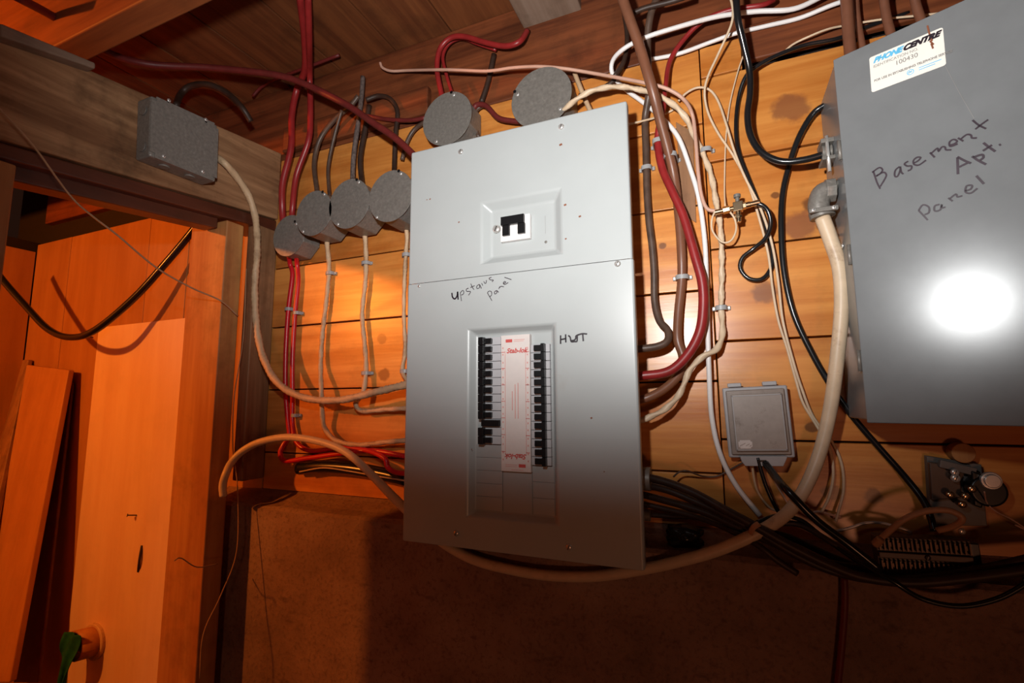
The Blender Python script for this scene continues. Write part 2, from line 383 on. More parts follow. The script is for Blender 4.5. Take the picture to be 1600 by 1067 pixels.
# leaning plank
t0 = W(41,570,.03); t1 = W(107,578,.03)
b0 = W(-45,1067,.12); b1 = W(14,1067,.12)
off = Vector((0, .014, 0.0))
bm = bmesh.new(); hexa(bm, [b0,b1,t1,t0], [p+off for p in (b0,b1,t1,t0)])
timber('leaning_plank', bm, 'plank_v', 'orange plank leaning in the left corner of the alcove', 'plank')
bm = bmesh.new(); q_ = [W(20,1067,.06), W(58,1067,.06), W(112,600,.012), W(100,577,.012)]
hexa(bm, q_, [p+Vector((0,.008,0)) for p in q_])  # dark strip put in for the shade beside the leaning plank
timber('shade_strip', bm, 'trimred', 'dark strip standing for the shade along the right edge of the leaning orange plank', 'board')
e0 = W(35,562,.015); e1 = W(44,562,.015)
bm = bmesh.new(); hexa(bm, [W(-60,900,.12),W(-30,900,.12),e1,e0], [p+Vector((0,.012,0)) for p in (W(-60,900,.12),W(-30,900,.12),e1,e0)])
timber('thin_board', bm, 'stud_dirty', 'thin dark board leaning behind the orange plank', 'board')

# ------------------------------------------------------------------ small parts
def screw(parent, p, r=0.0045, n=Vector((0,-1,0)), name='screw', slot=True, mat='chrome'):
    bm = bmesh.new(); p = Vector(p)
    rings = [(1.0,0.0),(0.95,0.35),(0.7,0.62),(0.35,0.75)]
    a = n.orthogonal().normalized(); b = n.cross(a); R = []
    for rr, h in rings:
        R.append([bm.verts.new(p+(a*math.cos(k*math.pi/6)+b*math.sin(k*math.pi/6))*r*rr+n*h*r*0.7) for k in range(12)])
    for A, B in zip(R, R[1:]):
        for k in range(12): bm.faces.new((A[k],A[(k+1)%12],B[(k+1)%12],B[k]))
    bm.faces.new(R[-1])
    o = finish(name, bm, M[mat], parent, smooth=True)
    if slot:
        bm = bmesh.new(); d = (a+b*0.4).normalized(); e = n.cross(d)
        obox(bm, p+n*r*0.54, d, e, n, r*0.62, r*0.1, r*0.03)
        depthlvl = 0; q = parent
        if q.parent is None: finish('slot', bm, M['black'], o)
        else: bm.free()
    return o
def strokes(parent, name, sts, mapf, n, width, mat, props=None):
    bm = bmesh.new()
    for st in sts:
        wd = width
        pts = [mapf(x, y) for x, y in st]
        if len(pts) > 2: pts = spline(pts, 4)
        L = []
        for i, p in enumerate(pts):
            t = (pts[min(i+1,len(pts)-1)]-pts[max(i-1,0)])
            if t.length < 1e-9: t = Vector((1,0,0))
            s = t.normalized().cross(n).normalized()*wd/2
            L.append((bm.verts.new(p+s+n*.0003), bm.verts.new(p-s+n*.0003)))
        for (a,b),(c,d) in zip(L, L[1:]): bm.faces.new((a,b,d,c))
    o = finish(name, bm, M[mat], parent, props=props); return o
def textmesh(name, s, size, o, u, v, n, mat, parent, align='LEFT', shear=0, bold=0.0, sx=1.0):
    cu = bpy.data.curves.new('t', 'FONT'); cu.body = s; cu.size = size; cu.align_x = align; cu.shear = shear; cu.offset = bold
    ob = bpy.data.objects.new('t', cu); C.objects.link(ob)
    dg = bpy.context.evaluated_depsgraph_get(); dg.update()
    me = bpy.data.meshes.new_from_object(ob.evaluated_get(dg))
    bpy.data.objects.remove(ob)
    bm = bmesh.new(); bm.from_mesh(me); bpy.data.meshes.remove(me)
    for q in bm.verts: q.co = Vector(o)+u*q.co.x*sx+v*q.co.y+n*.0004
    return finish(name, bm, M[mat], parent)

# ------------------------------------------------------------------ main breaker panel
X0, X1 = -0.4740, -0.1038; Z1, Z0 = 1.9305, 1.2848; ZS = 1.6960
DP = 0.10
main = thing('breaker_panel', ((X0+X1)/2, -0.0, Z0), 'large pale grey breaker panel marked Upstairs Panel in the middle of the wall', 'breaker panel')
bm = bmesh.new(); box(bm, X0+.02, X1-.02, -0.084, -0.003, Z0+.055, Z1-.015)
finish('back_box', bm, M['panel_in'], main, bevel=.002)
def rect_from(pts, d):
    q = [W(x, y, d) for x, y in pts]  # TL TR BR BL
    return ((q[0].x+q[3].x)/2, (q[1].x+q[2].x)/2, (q[2].z+q[3].z)/2, (q[0].z+q[1].z)/2)
R1 = rect_from([(753,314),(876.5,298),(877,396),(752,414)], DP)
R1i = (R1[0]+.013, R1[1]-.012, R1[2]+.011, R1[3]-.013)
R2 = rect_from([(733,514),(866,507),(872,822),(730,806)], DP)
R2i = (R2[0]+.008, R2[1]-.007, R2[2]+.008, R2[3]-.008)
print('recess', R1, R2)
def cover(name, x0, x1, z0, z1, R, Ri, dep, flange):
    bm = bmesh.new(); y = -DP
    def V(x, yy, z): return bm.verts.new((x, yy, z))
    O = [V(x0,y,z0),V(x1,y,z0),V(x1,y,z1),V(x0,y,z1)]
    H = [V(R[0],y,R[2]),V(R[1],y,R[2]),V(R[1],y,R[3]),V(R[0],y,R[3])]
    I = [V(Ri[0],y+dep,Ri[2]),V(Ri[1],y+dep,Ri[2]),V(Ri[1],y+dep,Ri[3]),V(Ri[0],y+dep,Ri[3])]
    B = [V(x0,y+.012,z0),V(x1,y+.012,z0),V(x1,y+.012,z1),V(x0,y+.012,z1)]
    for i in range(4):
        j = (i+1)%4
        bm.faces.new((O[i],O[j],H[j],H[i])); bm.faces.new((H[i],H[j],I[j],I[i]))
        if flange[i]: bm.faces.new((B[i],B[j],O[j],O[i]))
    bm.faces.new(I)
    o = finish(name, bm, M['panel'], main)
    for p in o.data.polygons: p.use_smooth = True
    b = o.modifiers.new('bevel','BEVEL'); b.width = .0035; b.segments = 4; b.limit_method = 'ANGLE'; b.angle_limit = math.radians(25)
    wn = o.modifiers.new('wn','WEIGHTED_NORMAL'); wn.weight = 100
    return o
cover('upper_cover', X0, X1, ZS+.0004, Z1, R1, R1i, .011, (0,1,1,1))
cover('lower_cover', X0-.001, X1+.001, Z0, ZS-.0004, R2, R2i, .012, (1,1,0,1))
for x, y in ((720,237),(877,198),(965,412),(713,833),(889,855),(655,447)):
    screw(main, W(x,y,DP+.0003), 0.0046 if x != 655 else 0.0028)
# rust flecks
bm = bmesh.new()
for x, y, s in ((672,311,1.5),(667,312,1),(876,226,2.5),(717,347,1.5),(883,320,2.2),(906,338,2),(884,373,1.5),(924,653,1.5),(944,737,1),(737,702,1)):
    p = W(x,y,DP+.0004); u = Vector((1,0,.3)).normalized(); obox(bm, p, u, Vector((-.3,0,1)).normalized(), Vector((0,-1,0)), .0009*s, .0006*s, .00005)
finish('rust_fleck', bm, M['rust'], main, props={'kind':'stuff'})
# main switch in upper recess
yi = DP-.011
q = [W(783,345,yi+.004), W(829,366,yi+.004)]
p = W(805,355,yi+.006)
mx0, mx1, mz0, mz1 = W(782,360,yi+.008).x, W(828,355,yi+.008).x, W(804,375,yi+.008).z, W(804,337,yi+.008).z
bm = bmesh.new(); box(bm, mx0, mx1, -yi-.008, -yi-.0002, mz0, mz1)
msw = finish('main_switch', bm, M['white'], main, bevel=.001)
wd = mx1-mx0; ht = mz1-mz0; yy = -yi-.0084
bm = bmesh.new()
box(bm, mx0+wd*.06, mx0+wd*.84, yy-.006, yy, mz0+ht*.62, mz1-ht*.03)
box(bm, mx0+wd*.10, mx0+wd*.34, yy-.0045, yy+.0002, mz0+ht*.20, mz0+ht*.62)
box(bm, mx0+wd*.62, mx0+wd*.86, yy-.0045, yy+.0002, mz0+ht*.20, mz0+ht*.62)
finish('toggle', bm, M['black'], msw, bevel=.0006)
p = W(776,358,yi+.002); screw(main, p, 0.0068, name='cover_screw')
for x, y in ((853,378),):
    screw(main, W(x,y,yi+.0003), .0022, slot=False, mat='galv', name='rivet')
# seam lines of the knockout
bm = bmesh.new()
k0, k1 = W(852,337,yi+.0003), W(852,365,yi+.0003); obox(bm, (k0+k1)/2, Vector((1,0,0)), Vector((0,0,1)), Vector((0,-1,0)), .0003, (k0-k1).length/2, .0002)
finish('knockout_line', bm, M['clip'], main)

# breakers
yf = DP-.012                      # floor of lower recess (depth from wall)
def zrow(py, x, d=yf+.006): return W(x, py, d).z
bl0, bl1 = W(756,600,yf+.006).x, W(784,600,yf+.006).x
br0, br1 = W(829,600,yf+.006).x, W(866,600,yf).x-.004
zt = W(760,527,yf+.008).z; zb = W(760,694,yf+.008).z
pitch = (zt-zb)/13.0
ydn = Vector((0,-1,0))
for k in range(13):
    za, zc = zt-pitch*k, zt-pitch*(k+1)
    bm = bmesh.new(); box(bm, bl0, bl1-.001, -yf-.007, -yf-.0003, zc+.0003, za-.0003)
    br = finish('breaker', bm, M['bgrey'], main, bevel=.0004, bseg=1)
    bm = bmesh.new()
    h0 = bl0+.004 if k != 10 else bl0+.006; h1 = bl0+.0155 if k != 10 else bl1-.0015
    if k == 10: box(bm, bl0-.001, h1, -yf-.0135, -yf-.0072, zc+.0018, za-.0012)
    else:
        box(bm, bl0-.0055, bl0+.0035, -yf-.0155, -yf-.0003 if False else -yf-.0072, zc+.0002, za-.0002)
        box(bm, bl0+.0036, h1, -yf-.0125, -yf-.0072, zc+.0022, za-.0022)
    finish('handle', bm, M['black'], br, bevel=.0005, bseg=1)
zt2 = W(845,537,yf+.008).z; zb2 = W(850,728,yf+.008).z; pt2 = (zt2-zb2)/14.0
for k in range(14):
    za, zc = zt2-pt2*k, zt2-pt2*(k+1)
    bm = bmesh.new(); box(bm, br0+.001, br1, -yf-.007, -yf-.0003, zc+.0003, za-.0003)
    br = finish('breaker', bm, M['bgrey'], main, bevel=.0004, bseg=1)
    bm = bmesh.new(); box(bm, br0+.0075, br0+.0190, -yf-.0125, -yf-.0072, zc+.0022, za-.0020)
    box(bm, br0+.0191, br0+.0250, -yf-.0150, -yf-.0072, zc+.0001, za-.0001)
    finish('handle', bm, M['black'], br, bevel=.0005, bseg=1)
# filler plates
zz = min(zb, zb2)
for x0_, x1_, zs, n in ((R2i[0]+.001, bl1-.001, zb-.001, 5), (br0+.0005, R2i[1]-.0005, zb2-.001, 3), ):
    hh = (zs-R2i[2]-.002)/n
    for k in range(n):
        bm = bmesh.new(); box(bm, x0_, x1_, -yf-.0022, -yf-.0002, zs-hh*(k+1)+.00012, zs-hh*k-.00012)
        finish('filler_plate', bm, M['panel_in'], main, bevel=.0003, bseg=1)
bm = bmesh.new(); box(bm, bl1, br0-.0005, -yf-.0022, -yf-.0002, R2i[2]+.001, W(805,737,yf+.008).z)
finish('filler_plate', bm, M['panel_in'], main, bevel=.0005, bseg=1)
# centre label strip
ys = yf+.009
sx0, sx1 = W(783,630,ys).x, W(828.5,630,ys).x; sz1, sz0 = W(805,523,ys).z, W(805,737,ys).z
bm = bmesh.new(); box(bm, sx0, sx1, -ys, -yf-.0003, sz0, sz1)
strip = finish('label_strip', bm, M['paper'], main, bevel=.0004, bseg=1, props=P('white label strip with red print'))
U = Vector((1,0,0)); V_ = Vector((0,0,1)); NN = Vector((0,-1,0)); L = sz1-sz0; WD = sx1-sx0; yo = -ys-.0001
textmesh('printed_word', 'Stab-lok', L*.050, (sx0+WD*.20, yo, sz1-L*.135), U, V_, NN, 'inkred', strip, shear=.3, bold=.0003)
textmesh('printed_word', 'Stab-lok', L*.050, (sx1-WD*.14, yo, sz0+L*.125), -U, -V_, NN, 'inkred', strip, shear=.3, bold=.0003)
bm = bmesh.new()
def rp(u0,u1,v0,v1): box(bm, sx0+WD*u0, sx0+WD*u1, yo-.0003, yo, sz1-L*v1, sz1-L*v0)
for k in range(7): v = .125+.122*k; rp(.02,.14,v,v+.004); rp(.85,.98,v+.004*1,v+.008)
rp(.17,.40,.032,.055); rp(.60,.83,.945,.968)
finish('red_mark', bm, M['inkred'], strip, props={'kind':'stuff'})
bm = bmesh.new()
rp(.14,.155,.12,.88); rp(.85,.865,.12,.88)
for k in range(8):
    for j in (0,1): v = .09+.11*k+.05*j; rp(.05,.09,v,v+.012); rp(.90,.94,v+.006,v+.018)
for j, (a_, b_) in enumerate(((.42,.56),(.37,.62),(.36,.62))): rp(.38+.1*j,.405+.1*j,a_,b_)
rp(.45,.83,.036,.040); rp(.45,.80,.048,.051); rp(.15,.55,.950,.953); rp(.15,.55,.962,.965); rp(.35,.75,.985,.988)
finish('fine_print', bm, M['inkredl'], strip, props={'kind':'stuff'})
# handwriting
f13 = lambda x, y: W(690+x/13.333, 420+y/13.333, DP+.0003)
strokes(main, 'handwriting', [[(215,500),(230,590),(280,625),(325,560),(335,475)],[(335,475),(345,640)]], f13, NN, .0024, 'inkblk')
strokes(main, 'handwriting', [[(390,490),(415,670)],[(390,500),(440,450),(465,480),(450,530),(410,545)],[(560,400),(515,430),(530,470),(600,470),(590,510),(560,550)],
    [(610,310),(640,380),(675,435)],[(600,390),(690,350)],[(790,320),(735,360),(740,410),(790,390),(795,330),(830,410)],[(835,300),(860,350)],[(880,260),(900,300),(930,290),(935,235)],
    [(1040,175),(990,200),(1020,230),(1080,235),(1050,270)],[(955,500),(1050,665)],[(955,500),(990,465),(1040,480),(1040,550),(1000,580)],
    [(1150,450),(1105,480),(1110,525),(1150,500),(1155,455),(1190,490)],[(1190,420),(1215,370)],[(1200,400),(1240,365),(1300,375)],[(1290,310),(1340,280),(1310,265),(1285,300),(1320,325),(1390,285)],[(1310,175),(1455,225)]], f13, NN, .0011, 'inkpurp')
f20 = lambda x, y: W(860+x/20, 505+y/20, DP+.0003)
strokes(main, 'handwriting', [[(320,380),(320,645)],[(475,345),(485,600)],[(330,510),(480,480)],[(560,380),(620,440),(650,570),(760,570),(830,560),(840,400)],[(660,545),(740,530),(790,480),(800,400),(870,360)],[(860,365),(1000,325),(1150,335)],[(1010,340),(1030,560)]], f20, NN, .0022, 'inkblk')

# ------------------------------------------------------------------ second panel, lid swung out
A = math.radians(25.71)
UD = Vector((math.cos(A), -math.sin(A), 0)); ND = Vector((-math.sin(A), -math.cos(A), 0)); PD = Vector((0.1475, -0.1005, 1.7))
D = lambda x, y, o=0.0: PN(x, y, PD+ND*o, ND)
bp = thing('steel_panel', (0.32, -0.0, 1.475), 'dark grey steel panel marked Basement Apt. Panel at the right edge', 'electrical panel')
bm = bmesh.new(); box(bm, 0.149, 0.56, -0.098, -0.002, 1.478, 1.914)
finish('back_box', bm, M['steel'], bp, bevel=.002)
bm = bmesh.new(); LZ = Vector((0,0,1))
a0 = PD.copy(); a0.z = 1.4750; W2 = 0.40; H2 = 1.9168-1.4750
pts = [a0, a0+UD*W2, a0+UD*W2+LZ*H2, a0+LZ*H2]
hexa(bm, pts, [p-ND*.0022+UD*.0 for p in pts])
# folded left lip
q = [a0, a0+LZ*H2]; 
lid = finish('lid', bm, M['steel'], bp, bevel=.0016, bseg=3)
bm = bmesh.new(); z_ = [1.545, 1.67, 1.80]
for z in z_: cyl(bm, (0.1462,-.099,z-.012), (0.1462,-.099,z+.012), .0022, n=10)
finish('hinge', bm, M['galv'], bp, smooth=True, props={'kind':'stuff'})
screw(bp, (0.1485,-.06,W(1320,384,.06).z), .003, Vector((-1,0,0)))
# sticker
st = [D(1353,93,.0003), D(1467,44,.0003), D(1477,103,.0003), D(1362,145,.0003)]
us = ((st[1]-st[0])+(st[2]-st[3])).normalized(); vs_ = ND.cross(us)*1.0
if vs_.z < 0: vs_ = -vs_
SW = (st[1]-st[0]).length; SH = (st[0]-st[3]).length; so = st[3]
bm = bmesh.new(); r_ = .0022; ring = []
for cx, cy, a in ((SW-r_,SH-r_,0),(r_,SH-r_,90),(r_,r_,180),(SW-r_,r_,270)):
    for k in range(4):
        t = math.radians(a+30*k); ring.append(so+us*(cx+r_*math.cos(t))+vs_*(cy+r_*math.sin(t)))
A_ = [bm.verts.new(p) for p in ring]; B_ = [bm.verts.new(p+ND*.0003) for p in ring]
bm.faces.new(A_[::-1]); bm.faces.new(B_)
for i in range(16): bm.faces.new((A_[i],A_[(i+1)%16],B_[(i+1)%16],B_[i]))
sticker = finish('sticker', bm, M['sticker'], bp, props=P('cream identification sticker with blue and black print'))
SN = ND; o_ = lambda u, v: so+us*SW*u+vs_*SH*v+SN*.00035
textmesh('printed_word', 'PHONE', SH*.19, o_(.055,.80), us, vs_, SN, 'inkblue', sticker, shear=.45, bold=.0005, sx=.95)
textmesh('printed_word', 'CENTRE', SH*.19, o_(.47,.80), us, vs_, SN, 'inkblk', sticker, shear=.45, bold=.0006, sx=1.02)
textmesh('printed_word', 'IDENTIFICATION NO.', SH*.105, o_(.05,.66), us, vs_, SN, 'inkgry', sticker, sx=.92)
textmesh('printed_number', '100430', SH*.17, o_(.355,.49), us, vs_, SN, 'inkgry', sticker, sx=.92)
textmesh('printed_word', 'FOR USE IN ESTABLISHING TELEPHONE SERVICE', SH*.085, o_(.05,.265), us, vs_, SN, 'inkgry', sticker, bold=.0001, sx=.86)
bm = bmesh.new(); c = o_(.55,.16)
K = 24
for i in range(K):
    a, b = 2*math.pi*i/K, 2*math.pi*(i+1)/K
    f = lambda t, r: bm.verts.new(c+(us*math.cos(t)+vs_*math.sin(t))*r)
    bm.faces.new((f(a,.0032),f(b,.0032),f(b,.0025),f(a,.0025)))
finish('emblem', bm, M['inkblue'], sticker)
strokes(sticker, 'emblem_mark', [[(-.6,-.5),(-.2,.5),(.1,-.3),(.5,.5)],[(-.7,0),(.6,.1)]], lambda x, y: c+us*x*.0028+vs_*y*.0028, SN, .0005, 'inkblue')
bm = bmesh.new()
for (u0,v0,wd_) in ((.66,.185,.29),(.66,.13,.21)): obox(bm, o_(u0+wd_/2,v0), us, vs_, SN, SW*wd_/2, .0004, .00008)
finish('fine_print', bm, M['inkblue'], sticker, props={'kind':'stuff'})
# handwriting on the lid
fb = lambda x, y: D(1350+x/5.926, 170+y/5.926, .0003)
strokes(bp, 'handwriting', [[(75,590),(140,545),(172,565),(150,600),(112,625)],[(112,622),(180,588),(207,612),(190,655),(150,720)],[(85,575),(120,680),(150,740)],
 [(330,535),(290,570),(285,620),(310,625),(335,570),(335,535),(345,585),(365,605)],[(410,485),(375,510),(400,530),(440,530),(435,560),(405,575)],[(458,505),(500,482),(525,452),(490,450),(458,480),(465,515),(510,520),(575,475)],
 [(610,405),(655,450)],[(620,415),(680,365),(690,395),(720,355),(750,355),(760,380),(810,380)],[(795,338),(840,322),(862,300),(830,284),(792,308),(800,348),(868,325)],[(870,270),(920,300)],[(890,285),(950,240),(990,245),(1000,270),(1045,270)],
 [(1005,105),(1060,150),(1130,185)],[(1150,100),(1080,150),(1030,190)]], fb, ND, .0017, 'inkpurp')
strokes(bp, 'handwriting', [[(865,450),(870,605)],[(865,445),(930,480),(990,505)],[(880,540),(960,500)],[(1000,440),(1060,480),(1130,515)],[(1010,450),(1090,425),(1105,450),(1070,480)],
 [(1105,315),(1150,350),(1215,395)],[(1100,390),(1185,335)],[(1250,338),(1268,328)],[(1040,620),(1110,695)]], fb, ND, .0021, 'inkpurp')
strokes(bp, 'handwriting', [[(505,940),(590,1030)],[(505,940),(545,890),(600,910),(600,960),(560,980)],[(700,885),(655,900),(655,945),(705,935),(720,885),(720,915),(755,910)],[(780,825),(820,855)],[(790,835),(850,790),(865,815),(910,805)],
 [(935,760),(985,745),(1000,710),(950,715),(940,770),(990,780),(1050,735)]], fb, ND, .0017, 'inkpurp')
strokes(bp, 'rust_drip', [[(1449,40),(1452,52),(1454,60)],[(1452,58),(1457,64)],[(1453,64),(1459,70)],[(1455,68),(1458,76)]], lambda x, y: D(x,y,.0007), ND, .0016, 'rust')
strokes(bp, 'scratch', [[(1477,103),(1498,143),(1522,185)]], lambda x, y: D(x,y,.0003), ND, .0004, 'inkgry')

# ------------------------------------------------------------------ round and square metal boxes
def octbox(px, py, wpx, d, label, angle=0, dots=((.72,.55),(-.62,-.6)), r=None):
    c = W(px, py, d); r = r or 0.050
    t = thing('junction_box', (c.x, 0, c.z-r), label, 'junction box', 'round metal boxes above the planks')
    bm = bmesh.new()
    n = 8
    A = [];B = []
    for k in range(n):
        a = math.pi/8+k*math.pi/4
        A.append(bm.verts.new((c.x+r*.99*math.cos(a), -0.0035 if d < .06 else -.012, c.z+r*.99*math.sin(a))))
        B.append(bm.verts.new((c.x+r*.99*math.cos(a), -d+.0015, c.z+r*.99*math.sin(a))))
    for k in range(n): bm.faces.new((A[k],A[(k+1)%n],B[(k+1)%n],B[k]))
    bm.faces.new(A); bm.faces.new(B[::-1])
    finish('box_body', bm, M['galv'], t, bevel=.002)
    bm = bmesh.new(); cyl(bm, (c.x,-d+.0012,c.z), (c.x,-d,c.z), r, n=48)
    cv = finish('cover', bm, M['galv'], t, bevel=.0005, bseg=1)
    for u, v in dots:
        screw(t, (c.x+u*r, -d-.0003, c.z+v*r), .0032)
    u, v = dots[0]
    bm = bmesh.new(); cyl(bm, (c.x+(u-.10)*r,-d-.0004,c.z+(v+.13)*r), (c.x+(u-.10)*r,-d+.0002,c.z+(v+.13)*r), .003, n=10)
    finish('screw_hole', bm, M['black'], t)
    return c
octbox(451, 368, 0, .050, 'lowest round metal box, leftmost in the row, its cover lit orange below', dots=((.45,.5),), r=.044)
octbox(490, 333, 0, .072, 'second round metal box from the left, its left side over the lowest box', dots=((.55,.74),(-.55,-.74)), r=.046)
octbox(545, 318, 0, .072, 'third round metal box from the left, middle of the tight row', dots=((.45,.78),(-.5,-.76)), r=.049)
octbox(610, 306, 0, .076, 'round metal box touching the upper left side of the pale grey panel', dots=((.45,.78),(-.6,-.74)), r=.0485)
octbox(698, 185, 0, .050, 'round metal box above the top left of the panel, under two red cables', dots=((.28,.82),(-.42,-.78)), r=.051)
octbox(845, 152, 0, .055, 'largest looking round metal box above the top middle of the panel', dots=((-.78,.3),(.62,-.55)), r=.053)

sq = thing('square_junction_box', PX(285,285,XP+.02), 'square zinc junction box with rounded cover on the header beam', 'junction box')
q = [PX(237,147,XP+.042), PX(342,195,XP+.042), PX(339,285,XP+.042), PX(234,243,XP+.042)]
bm = bmesh.new()
cen = sum(q, Vector())/4
body = [cen+(p-cen)*.99 for p in q]
hexa(bm, [p+Vector((-.0022,0,0)) for p in body], [Vector((XP+.001,p.y,p.z)) for p in body])
finish('box_body', bm, M['galv'], sq, bevel=.004, bseg=3)
bm = bmesh.new(); hexa(bm, q, [p+Vector((-.0018,0,0)) for p in q]); 
ed = [e for e in bm.edges if abs(e.verts[0].co.x-e.verts[1].co.x) > .001]
bmesh.ops.bevel(bm, geom=ed, offset=.008, segments=4, affect='EDGES')
finish('cover', bm, M['galv'], sq, bevel=.0004, bseg=1)
for x, y in ((264,157),(322,187),(256,244),(317,268)): screw(sq, PX(x,y,XP+.0423), .0032, Vector((1,0,0)))
bm = bmesh.new()
for x, y in ((263,158.5),(322,190)): 
    p = PX(x,y,XP+.0425); cyl(bm, p, p+Vector((.0004,0,-.0)), .0022, n=10)
finish('screw_hole', bm, M['black'], sq)
u_ = (q[2]-q[3]).normalized()
mid0 = (q[3]+q[0])/2; mid0.x = XP+.021
for f_ in (-.32,.28):
    c_ = q[3]*.5+q[0]*.5+(q[0]-q[3])*f_; c_.x = XP+.021
    bm = bmesh.new(); cyl(bm, c_, c_-Vector((0,.0012,0)), .0085, n=20); finish('knockout', bm, M['galv'], sq, bevel=.0003, bseg=1)
for f_ in (.30,.68):
    c_ = q[3].lerp(q[2], f_); c_.x = XP+.021
    bm = bmesh.new(); cyl(bm, c_+Vector((0,0,.002)), c_-Vector((0,0,.0016)), .0085, n=20); finish('knockout', bm, M['galv'], sq, bevel=.0003, bseg=1)

# ------------------------------------------------------------------ cables
def cable(pts, wpx, mat, label, cat='cable', d=0.03, flat=1.0, twist=0.0, group=None, name='cable', n=10, seg=7, taper=None, clampwall=True):
    P3 = []
    for p in pts:
        dd = p[2] if len(p) > 2 else d
        P3.append(W(p[0], p[1], dd))
    if taper is None:
        r = 0.5*wpx*sum(depth(p) for p in P3)/len(P3)/F*0.93
        radii = None
    # carry on past the frame: up to the ceiling, or on along the wall
    for e, (a, b) in ((0, (0, 1)), (1, (-1, -2))):
        px, py = pts[a][0], pts[a][1]; dv = (P3[a]-P3[b]).normalized(); ext = None
        if py <= 0 and dv.z > .5 and P3[a].z < ZC-.01: ext = P3[a]+dv*min((ZC-.003-P3[a].z)/dv.z, .35)
        elif px >= 1600: ext = P3[a]+Vector((.22, 0, dv.z*.2))
        if ext is not None:
            near = P3[a]+dv*min((P3[a]-P3[b]).length*.5, (ext-P3[a]).length*.4)
            for q_ in (near, ext):
                if e == 0: P3.insert(0, q_); taper = [taper[0]]+list(taper) if taper else None
                else: P3.append(q_); taper = list(taper)+[taper[-1]] if taper else None
    path = spline(P3, seg)
    if taper is not None:
        r = 0; radii = []
        for i in range(len(path)):
            f = i/(len(path)-1)*(len(taper)-1); k = min(int(f), len(taper)-2)
            radii.append(0.5*(taper[k]+(taper[k+1]-taper[k])*(f-k))*depth(path[i])/F*0.93)
    bm = bmesh.new(); sweep(bm, path, r, n, flat, twist, radii)
    return finish(name, bm, M[mat], smooth=True, props=P(label, cat, group))
TW = 95
# left group
cable([(338,246,.150),(352,256,.145),(370,277,.115),(388,305,.085),(399,340,.066),(402,390,.066),(398,450,.066),(401,510,.064),(412,560,.062),(436,600,.060),(478,622,.052),(530,625,.050),(580,614,.050),(634,601,.055),(650,598,.06)], 13, 'cream_old', 'thick cream twisted cable curving from the square box into the left side of the panel', flat=.9, twist=70)
# long service cable elbow -> under panel -> left stud gap
cable([(349,775,.105),(348,758,.108),(353,740,.108),(362,722,.092),(380,704,.080),(408,690,.072),(450,683,.068),(500,690,.068),(540,706,.070),(575,736,.072),(610,772,.074),(645,806,.076),(690,846,.0715),(740,874,.071),(800,890,.071),(860,899,.071),(930,900,.071),(1000,890,.071),(1060,877,.071),(1120,860,.071),(1180,834,.070),(1225,806,.062),(1255,768,.05),(1280,710,.042),(1297,640,.042),(1308,560,.048),(1315,480,.052),(1312,420,.052),(1298,375,.053),(1285,340,.054)], 12, 'cream', 'heavy cream service cable from the grey elbow, under the panel, to the left stud', n=14, taper=[12,12,12,12,13,16,17,18,19,20,21,22,23,23])
NMc = 'cream_old'
cable([(512,352,.03),(511,380,.020),(513,400,.010),(514,425,.008),(510,470,.009),(504,520,.009),(501,570,.012),(502,610,.026),(503,640,.022),(507,668,.016),(525,688,.018),(560,695,.02),(600,691,.022),(634,688,.03),(650,686,.03)], 9, NMc, 'cream cable under the second round box, bending right into the panel at the bottom', flat=.86, twist=TW)
cable([(570,345,.03),(570,365,.015),(572,400,.008),(571,440,.009),(566,490,.009),(570,540,.009),(572,575,.010),(568,610,.016),(556,630,.024),(566,642,.018),(600,640,.016),(634,638,.025),(650,637,.03)], 9, NMc, 'cream cable hanging from the third round box, middle of the three upright ones', flat=.86, twist=TW)
cable([(632,335,.03),(636,370,.012),(634,400,.009),(632,440,.009),(631,490,.010),(633,545,.010),(629,580,.012),(640,600,.025)], 8, NMc, 'cream cable running upright right against the left edge of the pale panel', flat=.86, twist=TW)
cable([(451,395,.03),(453,412,.012),(457,430,.009),(451,480,.010),(447,540,.010),(446,600,.009),(449,650,.009),(452,680,.010),(443,695,.018),(438,708,.022),(446,720,.022),(480,716,.022),(530,709,.022),(580,704,.022),(640,714,.03)], 8, 'redbr', 'left of two bright red cables below the lowest round box', d=.01)
cable([(463,395,.03),(464,412,.012),(466,440,.009),(461,490,.010),(457,560,.010),(457,620,.009),(457,660,.010),(463,690,.014),(485,704,.014),(530,700,.014),(570,703,.022),(600,715,.035),(606,730,.035),(620,738,.035),(645,740,.035)], 8, 'redbr', 'right of two bright red cables below the lowest round box', d=.01)
cable([(468,732,.008),(500,729,.012),(540,731,.012),(580,737,.012),(640,750,.014)], 22, 'blackc', 'black strip lying along the bottom plank behind the red cables')  # thick black tube drawn for the dark gap over the bottom plank
cable([(468,737,.026),(505,731,.028),(545,736,.028),(590,744,.028),(640,752,.03)], 2.5, 'cream_old', 'thin pale wire in front of the low black strip left of the panel', cat='wire')
